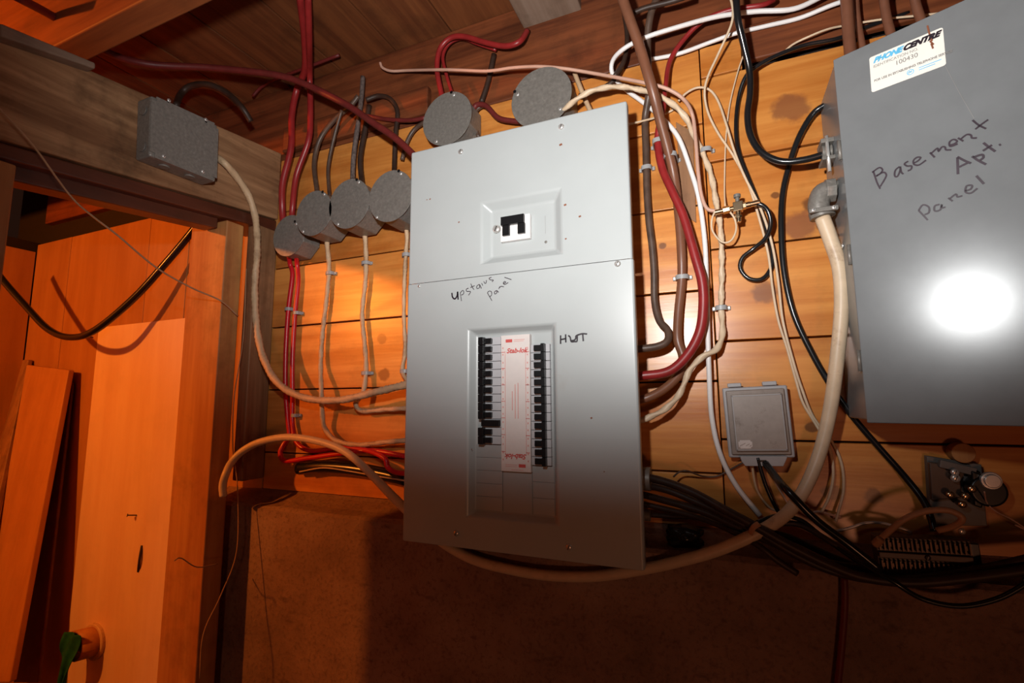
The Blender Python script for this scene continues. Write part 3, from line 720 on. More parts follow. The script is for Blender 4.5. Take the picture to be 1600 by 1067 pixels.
# red top cables
cable([(20,-8,.47),(90,30,.40),(160,78,.32),(230,100,.25),(330,106,.18),(430,117,.13),(480,133,.11),(540,163,.095),(580,190,.09),(618,216,.088),(650,246,.087),(665,262,.087)], 12, 'redold', 'long dusty red cable sweeping from the upper left corner to the panel top')
cable([(468,-10,.20),(476,60,.13),(476,110,.075),(464,140,.05),(456,180,.05),(455,230,.05),(442,285,.05),(441,322,.045),(443,350,.03)], 11, 'red', 'red cable dropping from the ceiling to the lowest round box, left of its pair', seg=8)
cable([(481,-10,.20),(483,60,.14),(484,120,.06),(485,180,.05),(482,220,.05),(463,275,.045),(457,325,.045),(456,350,.03)], 10, 'red', 'red cable dropping from the ceiling to the lowest round box, right of its pair')
cable([(693,170,.03),(690,148,.03),(683,110,.03),(687,78,.03),(703,60,.03),(725,57,.03),(760,67,.03),(790,72,.03),(812,65,.03),(824,48,.012)], 9, 'red', 'red cable arching from the round box over the panel to a dark ceiling hole', n=10)
cable([(710,165,.03),(706,145,.03),(697,115,.025),(692,88,.02),(702,68,.016),(722,60,.012),(745,68,.012),(775,78,.012)], 6, 'red', 'thinner red cable inside the red arch over the panel')
cable([(738,175,.02),(745,164,.02),(760,166,.02),(778,184,.02),(800,189,.02),(815,190,.02)], 9, 'redold', 'short dusty red cable between the two upper round boxes')
cable([(665,184,.02),(640,188,.02),(600,186,.02),(560,178,.02)], 7, 'redold', 'dusty red cable running left from the upper round box')
cable([(530,86,.05),(480,105,.05),(440,120,.04),(410,135,.03),(395,150,.03)], 5, 'redold', 'thin dusty red cable slanting behind the long red cable')
cable([(594,98,.02),(598,106,.02),(612,111,.02),(640,110,.02),(700,109,.045),(760,111,.045),(800,106,.045),(840,104,.05),(880,107,.05),(930,115,.045),(1000,128,.065),(1040,138,.06),(1068,155,.05),(1082,180,.03),(1087,220,.03),(1091,270,.03),(1096,305,.03),(1105,326,.03),(1122,330,.03)], 5.5, 'pink', 'pinkish wire crossing above the panel and dropping to the brass coupler', cat='wire')
cable([(275,165,.20),(282,148,.17),(297,135,.16),(325,132,.15),(355,146,.13),(378,168,.12),(392,190,.10)], 10, 'dkbrown', 'dark cable looping over the back of the square box')
# dark cables into the round boxes
cable([(498,320,.06),(495,295,.035),(491,255,.03),(500,218,.03),(522,188,.03),(548,165,.03),(560,150,.03)], 8, 'umber', 'dark cable rising from the second round box, curving right')
cable([(516,320,.06),(514,295,.03),(513,260,.025),(522,215,.03),(534,172,.04)], 6, 'umber', 'thin dark cable just right of the curved one above the second box')
cable([(552,300,.06),(551,280,.03),(553,240,.03),(560,190,.03),(565,150,.02),(567,120,.02)], 8, 'greyc', 'speckled grey cable rising from the third round box')
cable([(568,300,.06),(565,280,.03),(563,245,.025),(571,200,.02),(577,165,.018)], 9, 'dkbrown', 'black-brown cable right beside the speckled grey one')
cable([(616,290,.06),(616,262,.02),(618,210,.018),(621,175,.018),(610,155,.02),(592,150,.022),(572,156,.03)], 8, 'dkbrown', 'dark cable hooking over above the fourth round box')
cable([(628,250,.015),(636,222,.015),(648,202,.015),(668,188,.018)], 7, 'umber', 'short dark cable left of the upper round box')
cable([(748,215,.015),(741,190,.015),(745,172,.015),(758,163,.012)], 7, 'umber', 'short dark cable right of the upper round box')
cable([(752,160,.006),(762,130,.006),(772,85,.006)], 9, 'dkbrown', 'dark cable on the rim joist above the panel')
# left alcove
cable([(-15,405,.15),(0,432,.145),(40,478,.12),(75,514,.105),(110,527,.10),(150,515,.09),(210,465,.065),(260,410,.045),(300,362,.03),(318,338,.03)], 11, 'blackc', 'black cable sagging across the alcove back wall', n=10)
# right of panel: vertical cables
cable([(1029,-8,.05),(1017,22,.05),(1012,60,.04),(1013,110,.028),(1014,145,.028),(1008,185,.012),(1009,225,.011),(1010,262,.010),(1011,300,.011),(1014,345,.012),(1019,385,.012),(1022,425,.012),(1023,470,.013),(1030,500,.018),(1043,516,.025),(1043,532,.032),(1028,541,.036),(1000,545,.04),(985,546,.04)], 12, 'umber', 'grey-brown cable nearest the right edge of the pale panel, hooking in', n=12)
cable([(970,-10,.10),(984,30,.095),(1000,75,.085),(1012,115,.08),(1022,150,.07),(1032,190,.05),(1044,235,.03),(1054,280,.014),(1061,340,.012),(1065,400,.013),(1065,440,.010),(1060,490,.013),(1059,530,.018),(1067,558,.018),(1062,583,.024),(1040,606,.032),(1010,622,.04),(985,626,.04)], 15, 'brown', 'thick brown cable crossing in front of the others and bending in under the red one', n=14, taper=[17,17,16,15,15,15,15,14,14])
cable([(1210,0,.02),(1190,8,.03),(1140,16,.03),(1100,32,.025),(1070,60,.02),(1047,95,.02),(1040,135,.030),(1036,170,.035),(1028,215,.022),(1034,260,.025),(1050,298,.03),(1068,338,.032),(1086,400,.034),(1097,440,.034),(1099,480,.034),(1093,520,.036),(1073,556,.04),(1045,580,.045),(1005,587,.05),(985,588,.05)], 14, 'red', 'thick red cable curving down and into the right side of the pale panel', n=14, taper=[8,8,8,8,13,14,16,17,16,15])
cable([(1290,-8,.02),(1240,14,.025),(1180,18,.028),(1120,26,.035),(1060,42,.042),(1010,58,.045),(975,76,.045),(957,96,.03),(958,118,.02),(978,140,.016),(1005,160,.014),(1035,185,.016),(1060,215,.02),(1078,262,.014),(1092,310,.013),(1101,375,.013),(1104,440,.013),(1106,520,.02),(1108,580,.02),(1112,650,.014),(1125,708,.014),(1150,758,.014),(1188,806,.025)], 8, 'whitec', 'bright white cable looping above the panel and running down beside the telephone box', n=10)
cable([(1340,-5,.025),(1300,8,.025),(1250,28,.018),(1200,40,.018),(1150,52,.018),(1110,66,.012),(1060,84,.012),(1010,94,.010)], 7, 'whitec', 'dusty white cable along the top board, below the bright white one', d=.02)
cable([(870,185,.03),(885,168,.055),(912,148,.06),(940,138,.055),(975,136,.045),(1020,146,.042),(1050,162,.04),(1070,182,.035),(1083,208,.018),(1096,235,.010),(1110,270,.012),(1118,310,.012),(1126,360,.010),(1128,420,.010),(1127,481,.009),(1129,520,.016),(1120,545,.024),(1097,558,.028),(1077,580,.030),(1062,615,.034),(1038,640,.04),(1000,658,.045),(985,662,.045)], 11, 'cream', 'thick cream twisted cable arching over the panel corner and back into its right side', flat=.75, twist=110, n=12)
cable([(930,185,.03),(920,168,.03),(908,140,.03),(897,112,.02)], 8, 'cream_old', 'short tan cable rising behind the top edge of the pale panel')
cable([(975,196,.03),(1000,190,.02),(1030,182,.006),(1055,170,.006)], 3.5, 'wire', 'thin beige wire leaving the top right corner of the pale panel', cat='wire')
cable([(1140,-8,.05),(1145,15,.05),(1142,40,.045),(1122,85,.03),(1106,120,.025),(1101,145,.02),(1106,175,.014),(1122,208,.012),(1145,242,.012),(1168,285,.012),(1183,330,.012),(1200,395,.010),(1207,450,.010),(1216,500,.010),(1230,545,.010),(1244,595,.010),(1255,630,.010),(1276,665,.010),(1296,700,.010),(1302,740,.010),(1296,775,.012),(1284,800,.014)], 4.2, 'wire', 'beige wire coming from the ceiling beside the black cable, left one of the long pair', cat='wire')
cable([(1060,158,.012),(1073,145,.012),(1090,137,.012),(1108,140,.012),(1122,158,.010),(1135,195,.018),(1147,235,.020),(1163,275,.018),(1188,325,.018),(1206,380,.016),(1216,440,.014),(1223,500,.014),(1238,560,.014),(1252,605,.014),(1270,650,.010),(1300,690,.006),(1315,725,.006),(1318,765,.008),(1310,800,.012),(1306,815,.014)], 4.2, 'wire', 'beige wire bowing over below the white cables, right one of the long pair', cat='wire')
cable([(1133,322,.02),(1132,290,.006),(1134,220,.006),(1140,165,.006),(1152,115,.006),(1162,85,.01)], 2.4, 'wire', 'hair-thin beige wire rising straight from the brass coupler', cat='wire')
cable([(1117,330,.035),(1112,345,.03),(1114,362,.028),(1128,378,.028),(1142,376,.028),(1150,360,.028),(1148,342,.028),(1138,328,.032)], 3.2, 'wire', 'small closed loop of beige wire under the brass coupler', cat='wire')
# black
cable([(1150,-10,.08),(1153,30,.075),(1162,70,.06),(1171,110,.045),(1172,145,.04),(1168,180,.04),(1173,212,.04),(1190,238,.042),(1220,252,.045),(1255,250,.048),(1292,240,.050)], 11, 'blackc', 'glossy black cable dropping from the ceiling into the side of the dark steel panel', n=12)
cable([(1420,20,.01),(1360,40,.014),(1310,60,.018),(1260,70,.02),(1220,84,.022),(1185,102,.022),(1164,122,.018),(1153,160,.008),(1150,205,.008),(1155,240,.008),(1170,280,.007),(1188,325,.006),(1200,368,.006),(1207,395,.007),(1204,420,.008),(1190,436,.009),(1170,435,.009),(1157,420,.009),(1160,403,.010),(1178,388,.012),(1196,372,.020),(1204,350,.028),(1200,330,.032),(1190,320,.032),(1178,318,.032)], 7, 'blackc', 'black cable from the top right that coils below and ends at the brass coupler', n=10)
cable([(1292,162,.022),(1270,178,.015),(1248,215,.012),(1232,262,.008),(1222,310,.008),(1221,370,.009),(1226,430,.009),(1240,490,.009),(1265,545,.009),(1295,598,.009),(1330,648,.009),(1370,695,.010),(1410,740,.012),(1440,778,.02),(1453,805,.025),(1460,830,.03)], 10, 'blackc', 'long black cable passing behind the dark steel panel down to the terminal block', n=10)
cable([(1196,724,.03),(1212,745,.055),(1232,768,.080),(1275,812,.082),(1325,850,.085),(1375,890,.085)], 13, 'blackc', 'flat black cable slanting from the telephone box across the brown bundle')
cable([(1184,715,.03),(1189,735,.03),(1198,762,.03),(1212,792,.03),(1222,806,.03)], 7, 'blackc', 'shiny black cable straight under the telephone box')
cable([(1175,715,.02),(1177,740,.02),(1184,768,.02),(1203,793,.02),(1222,800,.025)], 4, 'cream_old', 'tan cable left of the shiny black one under the telephone box')
cable([(1196,715,.018),(1207,745,.014),(1224,775,.014),(1240,800,.014)], 3, 'pink', 'thin pinkish wire right of the shiny black one under the telephone box', cat='wire')
cable([(1052,745,.03),(1062,737,.03),(1075,736,.03),(1098,744,.01),(1120,744,.008),(1142,733,.008),(1162,722,.010)], 3, 'umber', 'thin brown wire waving between the bundle and the telephone box', cat='wire')
cable([(1366,852,.05),(1385,834,.055),(1412,812,.06),(1445,799,.06),(1478,797,.06),(1498,804,.06),(1503,812,.06),(1490,822,.055),(1464,829,.05)], 10, 'tape', 'buff cable arching over the terminal block', n=12)
cable([(1306,830,.03),(1330,824,.03),(1352,817,.03),(1378,817,.03),(1408,825,.035),(1424,832,.035)], 5, 'silver', 'white braided lead reaching the terminal block', cat='wire')
cable([(1262,802,.012),(1280,799,.012),(1298,804,.012),(1314,808,.012)], 4, 'pink', 'short flesh-coloured wire end beside the bundle', cat='wire')
cable([(1538,768,.045),(1542,785,.03),(1556,799,.03),(1580,811,.03),(1606,828,.03)], 2.2, 'pink', 'thin pale wire leaving the round telephone protector to the right edge', cat='wire')
cable([(1222,84,.006),(1238,70,.02),(1262,58,.03),(1292,46,.03),(1320,40,.022),(1380,30,.022),(1440,24,.022),(1490,18,.022)], 3.5, 'wire', 'thin beige wire rising to the right behind the brown conduits', cat='wire')
cable([(960,120,.03),(975,95,.025),(980,60,.02),(976,25,.02),(970,-5,.02)], 8, 'dkbrown', 'dark dusty cable behind the brown one above the panel corner')
cable([(905,150,.02),(940,138,.02),(960,125,.02),(972,105,.016)], 8, 'dkbrown', 'dark dusty cable stub at the top right of the pale panel')
cable([(990,20,.06),(1010,12,.06),(1050,2,.06),(1080,-8,.06)], 9, 'dkbrown', 'dark cable across the ceiling corner behind the brown one')
# brown bundle
BL = [[(990,742,.05),(1030,750,.06),(1080,768,.07),(1130,795,.078),(1180,822,.080),(1230,850,.078),(1290,880,.078),(1350,902,.078),(1430,910,.078),(1520,902,.078),(1610,890,.078)],
      [(990,755,.04),(1040,765,.055),(1090,785,.062),(1140,808,.070),(1182,830,.070),(1240,865,.072),(1300,892,.072),(1370,906,.068),(1450,902,.068),(1530,890,.068),(1610,872,.068)],
      [(995,770,.03),(1050,785,.045),(1100,800,.052),(1150,822,.058),(1185,838,.060),(1250,866,.062),(1320,885,.060),(1400,893,.056),(1490,890,.056),(1610,884,.056)],
      [(995,785,.03),(1060,800,.034),(1110,815,.044),(1160,838,.066),(1190,856,.074),(1215,876,.074),(1246,896,.072)],
      [(995,803,.01),(1040,806,.014),(1090,808,.018),(1140,815,.032),(1183,822,.046),(1215,818,.050),(1250,820,.05),(1300,848,.06),(1345,880,.064)],
      [(1000,748,.03),(1060,770,.040),(1120,800,.05),(1178,826,.05),(1230,838,.05),(1290,865,.05),(1350,890,.046)],
      [(1183,816,.065),(1215,806,.05),(1250,812,.05),(1280,834,.055),(1330,870,.068),(1390,905,.085),(1440,935,.085),(1500,947,.085),(1560,935,.085),(1610,908,.085)]]
bl = ['topmost dark brown cable of the bundle, running out to the right edge', 'second dark brown cable of the bundle, under the topmost one',
      'third dark brown cable of the bundle, behind the two front ones', 'dark cable of the bundle with its cut end pointing down over the concrete',
      'lowest dark cable of the bundle, level behind the lump at the wall foot', 'dark cable hidden deepest in the middle of the brown bundle',
      'black cable of the bundle sagging in a loop low at the right']
for i, (b, l) in enumerate(zip(BL, bl)):
    cable(b, [15,13,13,10,9,10,8][i], 'dkbrown' if i != 6 else 'blackc', l, n=10)
cable([(1186,818,.088),(1177,824,.090),(1172,834,.088)], 10, 'tape', 'buff tie wrapped round the brown cable bundle', cat='cable tie', name='cable_tie', flat=.4)
cable([(1319,902,.064),(1320,940,.066),(1316,1000,.066),(1308,1080,.066)], 11, 'redold', 'dark red cable running straight down the concrete', n=10)
# conduits at top right
for i, (pts, wpx, lb) in enumerate([([(1321,-30,.05),(1325,40,.045),(1330,96,.045)], 18, 'leftmost and widest brown conduit entering the dark steel panel'),
     ([(1335,-30,.03),(1340,30,.028),(1350,85,.03)], 10, 'second brown conduit entering the dark steel panel'),
     ([(1378,-30,.05),(1384,20,.045),(1396,70,.045)], 14, 'third brown conduit entering the dark steel panel'),
     ([(1424,-30,.05),(1432,10,.045),(1446,50,.045)], 14, 'rightmost brown conduit entering the dark steel panel')]):
    cable(pts, wpx, 'pvc', lb, cat='conduit', name='conduit', n=14)
# threads and thin wires at left
def px_cable(pts, wpx, mat, label, name='thread', cat='thread'):
    P3 = [PX(x, y, XP+o) for x, y, o in pts]
    r = 0.5*wpx*sum(depth(p) for p in P3)/len(P3)/F
    bm = bmesh.new(); sweep(bm, spline(P3, 6), r, 6); return finish(name, bm, M[mat], smooth=True, props=P(label, cat))
px_cable([(-10,160,.03),(39,212,.03),(63,242,.03),(90,280,.03),(118,315,.03),(150,342,.03),(184,368,.03),(244,418,.02),(300,450,.015),(345,470,.012),(372,494,.008)], 2.8, 'web', 'thin dusty thread slanting from the header beam across the alcove opening')
px_cable([(385,420,.006),(380,530,.006),(366,620,.006),(364,700,.01),(371,760,.03),(370,860,.05),(345,930,.05),(318,990,.05),(312,1060,.05)], 1.6, 'web', 'thin thread hanging down the orange strip and over the concrete corner')
px_cable([(272,876,.02),(283,872,.02),(308,886,.02),(340,881,.02)], 1.8, 'web', 'short pale thread across the foot of the orange stud')
cable([(305,372,.03),(300,440,.028),(301,470,.028)], 1.3, 'umber', 'fine dark thread holding the small black tag', cat='thread', name='thread', n=6)
t = thing('hanging_tag', W(303,478,.03), 'small black tag hanging from a thread in the alcove', 'tag')
bm = bmesh.new(); p = W(303,475,.03); obox(bm, p, Vector((1,0,-.08)).normalized(), Vector((.08,0,1)).normalized(), Vector((0,-1,0)), .017, .004, .003)
finish('tag_body', bm, M['black'], t, bevel=.002)
bm = bmesh.new(); obox(bm, p+Vector((.004,0,.005)), Vector((1,0,0)), Vector((0,0,1)), Vector((0,-1,0)), .006, .003, .002); finish('tag_clip', bm, M['black'], t, bevel=.001)
# nails in the alcove boards
for (x, y, lb) in ((215,806,'bent nail in the pale rectangle, level with the concrete top'), (292,701,'nail by the right edge of the pale rectangle'), (143,527,'nail under the sagging black cable')):
    p = W(x, y, .004)
    bm = bmesh.new(); cyl(bm, p+Vector((0,.008,0)), p+Vector((-.010,-.016,.004)), .0015, n=8); cyl(bm, p+Vector((-.010,-.016,.004)), p+Vector((-.0108,-.0172,.0042)), .0038, n=10)
    finish('nail', bm, M['dkbrown'], props=P(lb, 'nail'))
cable([(222,852,.004),(219,868,.008),(217,882,.008),(216,893,.004)], 4, 'dkbrown', 'small rusty staple in the pale rectangle', cat='staple', name='staple', n=6)

# cable clips
def clip(px, py, d, hw, label, mat='clip'):
    c = W(px, py, d); r = hw
    t = thing('cable_clip', (c.x, 0, c.z), label, 'cable clip', 'grey cable clips on the planks')
    bm = bmesh.new(); h = .0036; n = 9
    base = -c.y*0 - 0.0005
    pr = [(-r*1.1, -0.0006)] + [(-r*math.cos(math.pi*k/n), -(d+r*.75*math.sin(math.pi*k/n))) for k in range(n+1)] + [(r*1.1, -0.0006)]
    pin = [(a*.84, min(b+.0016, -.0001)) for a, b in pr]
    A = [bm.verts.new((c.x+a, b, c.z-h)) for a, b in pr]; B = [bm.verts.new((c.x+a, b, c.z+h)) for a, b in pr]
    A2 = [bm.verts.new((c.x+a, b, c.z-h)) for a, b in pin]; B2 = [bm.verts.new((c.x+a, b, c.z+h)) for a, b in pin]
    for k in range(len(pr)-1):
        bm.faces.new((A[k],A[k+1],B[k+1],B[k])); bm.faces.new((A2[k],B2[k],B2[k+1],A2[k+1]))
        bm.faces.new((A[k],A2[k],A2[k+1],A[k+1])); bm.faces.new((B[k],B[k+1],B2[k+1],B2[k]))
    finish('strap', bm, M[mat], t, bevel=.0006, bseg=1)
    for s in (-1, 1):
        bm = bmesh.new(); x = c.x+s*(r+.0022); box(bm, x-.0022, x+.0022, -.0045, -.0012, c.z-.003, c.z+.003)
        ft = finish('foot', bm, M[mat], t, bevel=.0006, bseg=1)
        bm = bmesh.new(); cyl(bm, (x,-.0058,c.z), (x,-.0045,c.z), .0014, n=8); finish('nail_head', bm, M['chrome'], ft)
clip(1010,262,.010,.0080,'grey clip on the grey-brown cable right of the panel')
clip(1047,242,.026,.0095,'pale clip on the thick brown cable near the panel top')
clip(1029,220,.022,.0095,'grey clip on the red cable, just left of the pale clip')
clip(1103,234,.011,.0080,'grey clip on the cream twisted cable above the brass coupler')
clip(1066,433,.010,.0095,'grey clip on the brown cable at half height of the panel')
clip(1127,481,.009,.0080,'grey clip on the cream cable below the brass coupler')
clip(515,427,.008,.0090,'grey clip on the left upright cream cable')
clip(571,411,.008,.0090,'grey clip near the top of the middle upright cream cable')
clip(634,398,.009,.0080,'grey clip at the panel edge, near the round box')
clip(450,483,.010,.0078,'grey clip on the left bright red cable')
clip(463,489,.010,.0078,'grey clip on the right bright red cable')
clip(571,583,.010,.0090,'grey clip near the bottom of the middle upright cream cable')
clip(631,580,.011,.0080,'grey clip at the panel edge, low beside the thick cream cable')
clip(460,649,.009,.0078,'grey clip low on the bright red pair')

# ------------------------------------------------------------------ brass coupler
gb = thing('brass_coupler', W(1150,323,.0), 'brass cable coupler with a screw post right of the panel', 'coupler')
a, b = W(1117,332,.032), W(1187,316,.032); ax = (b-a).normalized(); zz = Vector((0,0,1))
def along(f): return a.lerp(b, f)
for f0, f1, r, n in ((.0,.18,.0038,14),(.18,.34,.0055,6),(.34,.46,.0035,14),(.60,.70,.0055,6),(.70,.80,.0045,14),(.80,1.0,.0040,14)):
    bm = bmesh.new(); cyl(bm, along(f0), along(f1), r, n=n); finish('connector', bm, M['brass'], gb, bevel=.0005)
c = along(.52)
bm = bmesh.new(); obox(bm, c, ax, zz, Vector((0,-1,0)), .0065, .007, .006); finish('coupler_body', bm, M['brass'], gb, bevel=.001)
bm = bmesh.new(); cyl(bm, c+zz*.007, c+zz*.016, .0028, n=12); cyl(bm, c+zz*.014, c+zz*.019, .0048, n=12); finish('post', bm, M['galv'], gb, bevel=.0005)
bm = bmesh.new(); cyl(bm, c-zz*.007, c-zz*.022, .0035, n=12); cyl(bm, c-zz*.012, c-zz*.016, .0048, n=6); finish('post', bm, M['brass'], gb, bevel=.0005)
bm = bmesh.new(); box(bm, c.x-.004, c.x+.004, -.027, -.0005, c.z-.005, c.z+.005); finish('mount', bm, M['galv'], gb, bevel=.0005)

# elbow and connector on the steel panel
el = thing('elbow_connector', (0.125,-.05,1.76), 'grey cast elbow connector on the side of the dark steel panel', 'connector')
e0 = W(1285,338,.054); e1 = W(1281,312,.054); e2 = W(1290,300,.054); e3 = Vector((0.148,-.054,e2.z))
bm = bmesh.new(); sweep(bm, spline([e0, W(1279,322,.054), e1.lerp(e2,.45)+Vector((0,0,.004)), Vector(((e2.x+e3.x)/2,-.054,e2.z+.001)), e3], 6), .0125, 16)
finish('elbow', bm, M['galv'], el, smooth=True)
bm = bmesh.new(); cyl(bm, Vector((0.136,-.054,e2.z+.001)), Vector((0.147,-.054,e2.z+.001)), .0155, n=8); finish('locknut', bm, M['galv'], el, bevel=.001)
bm = bmesh.new(); dd = (W(1281,322,.054)-e0).normalized(); cyl(bm, e0-dd*.002, e0+dd*.008, .0145, n=18); finish('clamp', bm, M['galv'], el, bevel=.001)
bm = bmesh.new(); box(bm, e0.x-.017, e0.x+.015, -.071, -.066, e0.z+.001, e0.z+.007); bar = finish('clamp_bar', bm, M['galv'], el, bevel=.001)
for s in (-.012,.010): screw(el, (e0.x+s,-.0712,e0.z+.004), .0028)
cc = thing('clamp_connector', (0.13,-.05,1.83), 'stained clamp connector gripping the glossy black cable at the dark steel panel', 'connector')
c0 = W(1289,240,.05); 
bm = bmesh.new(); cyl(bm, Vector((c0.x-.004,-.05,c0.z+.001)), Vector((0.148,-.05,c0.z+.001)), .0095, n=18); finish('sleeve', bm, M['galv'], cc, bevel=.001)
bm = bmesh.new(); box(bm, c0.x-.006, c0.x+.009, -.064, -.036, c0.z-.014, c0.z-.009); finish('clamp_bar', bm, M['galv'], cc, bevel=.001)
bm = bmesh.new(); box(bm, c0.x-.006, c0.x+.009, -.064, -.036, c0.z+.009, c0.z+.015); finish('clamp_bar', bm, M['galv'], cc, bevel=.001)
bm = bmesh.new(); cyl(bm, (c0.x+.001,-.062,c0.z-.030), (c0.x+.001,-.062,c0.z+.018), .0022, n=10); finish('clamp_screw', bm, M['chrome'], cc, smooth=True)

# ------------------------------------------------------------------ telephone box
dT = .030
tq = rect_from([(1130,607),(1232,600),(1243,716),(1137,716)], dT)
tx0, tx1, tz0, tz1 = tq
tel = thing('telephone_box', ((tx0+tx1)/2, 0, tz0), 'grey-brown hinged telephone box on the planks under the brass coupler', 'telephone box')
roll = Matrix.Rotation(math.radians(-2.2), 4, 'Y'); tc = Vector(((tx0+tx1)/2, 0, (tz0+tz1)/2))
def rb(bm):
    bmesh.ops.transform(bm, matrix=Matrix.Translation(tc) @ roll @ Matrix.Translation(-tc), verts=bm.verts[:])
    return bm
bm = bmesh.new(); box(bm, tx0+.003, tx1-.003, -.018, -.0015, tz0+.002, tz1-.002); finish('base', rb(bm) and bm, M['tele'], tel, bevel=.003)
bm = bmesh.new(); box(bm, tx0, tx1, -.023, -.0183, tz0, tz1); finish('rim', rb(bm) and bm, M['telegrey'], tel, bevel=.003, bseg=3)
bm = bmesh.new(); box(bm, tx0+.004, tx1-.004, -.027, -.0232, tz0+.004, tz1-.004); finish('lid_step', rb(bm) and bm, M['tele'], tel, bevel=.003, bseg=3)
bm = bmesh.new(); box(bm, tx0+.010, tx1-.008, -.0315, -.0272, tz0+.009, tz1-.010); lidp = finish('lid', rb(bm) and bm, M['telelid'], tel, bevel=.0012, bseg=2)
bm = bmesh.new(); iw = .0012
for (a_,b_,c_,d_2) in ((tx0+.011,tx1-.009,tz1-.0125,tz1-.0115),(tx0+.011,tx1-.009,tz0+.0105,tz0+.0115),(tx0+.011,tx0+.012,tz0+.0105,tz1-.0115),(tx1-.010,tx1-.009,tz0+.0105,tz1-.0115)): box(bm, a_, b_, -.0322, -.0316, c_, d_2)
finish('lid_ridge', rb(bm) and bm, M['telegrey'], tel)
hw = (tx1-tx0)
for f in (.20,.74):
    bm = bmesh.new(); box(bm, tx0+hw*(f-.11), tx0+hw*(f+.11), -.0255, -.016, tz1+.0003, tz1+.006); finish('hinge', rb(bm) and bm, M['telegrey'], tel, bevel=.0012)
bm = bmesh.new(); lp = [(tx0+hw*.17,tz0+.003),(tx0+hw*.88,tz0+.003),(tx0+hw*.84,tz0-.004),(tx0+hw*.80,tz0-.010),(tx0+hw*.24,tz0-.010),(tx0+hw*.19,tz0-.004)]
A_ = [bm.verts.new((x,-.0318,z)) for x,z in lp]; B_ = [bm.verts.new((x,-.0275,z)) for x,z in lp]
bm.faces.new(A_); bm.faces.new(B_[::-1])
for i in range(6): bm.faces.new((A_[i],A_[(i+1)%6],B_[(i+1)%6],B_[i]))
lat = finish('latch_flap', rb(bm) and bm, M['telegrey'], tel, bevel=.0008)
bm = bmesh.new(); box(bm, tx0+hw*.47, tx0+hw*.56, -.0323, -.0319, tz0-.0045, tz0-.002); finish('slot', rb(bm) and bm, M['black'], lat)
bm = bmesh.new(); box(bm, tx0+hw*.17, tx0+hw*.38, -.0320, -.0316, tz0+.013, tz0+.024)
ed = [e for e in bm.edges if abs(e.verts[0].co.y-e.verts[1].co.y) > .0003]; bmesh.ops.bevel(bm, geom=ed, offset=.002, segments=3, affect='EDGES')
fo = finish('foil_label', rb(bm) and bm, M['silver'], lidp)
# worn marks on the foil and lid
bm = bmesh.new()
for k in range(6): x = tx0+hw*(.19+.03*k); obox(bm, (x+.001,-.0322,tz0+.0185+random.uniform(-.002,.002)), Vector((.8,0,.6)), Vector((-.6,0,.8)), Vector((0,-1,0)), .0014, .0003, .00008)
finish('worn_print', rb(bm) and bm, M['tele'], tel, props={'kind':'stuff'})

# ------------------------------------------------------------------ terminal block
dB = .028
tbq = [W(1356,826,dB), W(1505,838,dB), W(1503,888,dB), W(1364,884,dB)]
tb = thing('terminal_block', (tbq[3]+tbq[2])/2, 'dark brown terminal block with two rows of contacts at lower right', 'terminal block')
cB = sum(tbq, Vector())/4; uB = (tbq[1]-tbq[0]+tbq[2]-tbq[3]).normalized(); vB = Vector((0,-1,0)).cross(uB); vB = vB if vB.z > 0 else -vB
nB = Vector((0,-1,0)); hu = ((tbq[1]-tbq[0]).length+(tbq[2]-tbq[3]).length)/4; hv = ((tbq[0]-tbq[3]).length+(tbq[1]-tbq[2]).length)/4
cB.y = -.045
bm = bmesh.new(); obox(bm, cB, uB, vB, nB, hu, hv, .010); finish('base', bm, M['block'], tb, bevel=.0015)
bm = bmesh.new(); obox(bm, cB+nB*.0125, uB, vB, nB, hu*.97, hv*.16, .0022); finish('centre_rail', bm, M['block'], tb, bevel=.0008)
for r_2 in (-1, 1):
    for k in range(10):
        u = -0.88+1.76*k/9
        bm = bmesh.new(); p = cB+uB*hu*u+vB*hv*.58*r_2+nB*.0132
        obox(bm, p-uB*.0022, uB, vB, nB, .0007, hv*.3, .003); obox(bm, p+uB*.0022, uB, vB, nB, .0007, hv*.3, .003); obox(bm, p-nB*.002, uB, vB, nB, .0029, hv*.12, .0009)
        finish('terminal', bm, M['term'], tb)
bm = bmesh.new(); obox(bm, cB+uB*(hu+.004), uB, vB, nB, .004, hv*.8, .007); finish('end_cap', bm, M['black'], tb, bevel=.001)
screw(tb, cB+uB*hu*.05+nB*.0148, .0030, mat='dkbrown'); screw(tb, W(1503,830,.055), .0034)
# copper wire binding at block's left end
cable([(1367,851,.062),(1372,846,.064),(1376,842,.066)], 13, 'tape', 'wire binding round the end of the buff cable', cat='binding', name='wire_binding')

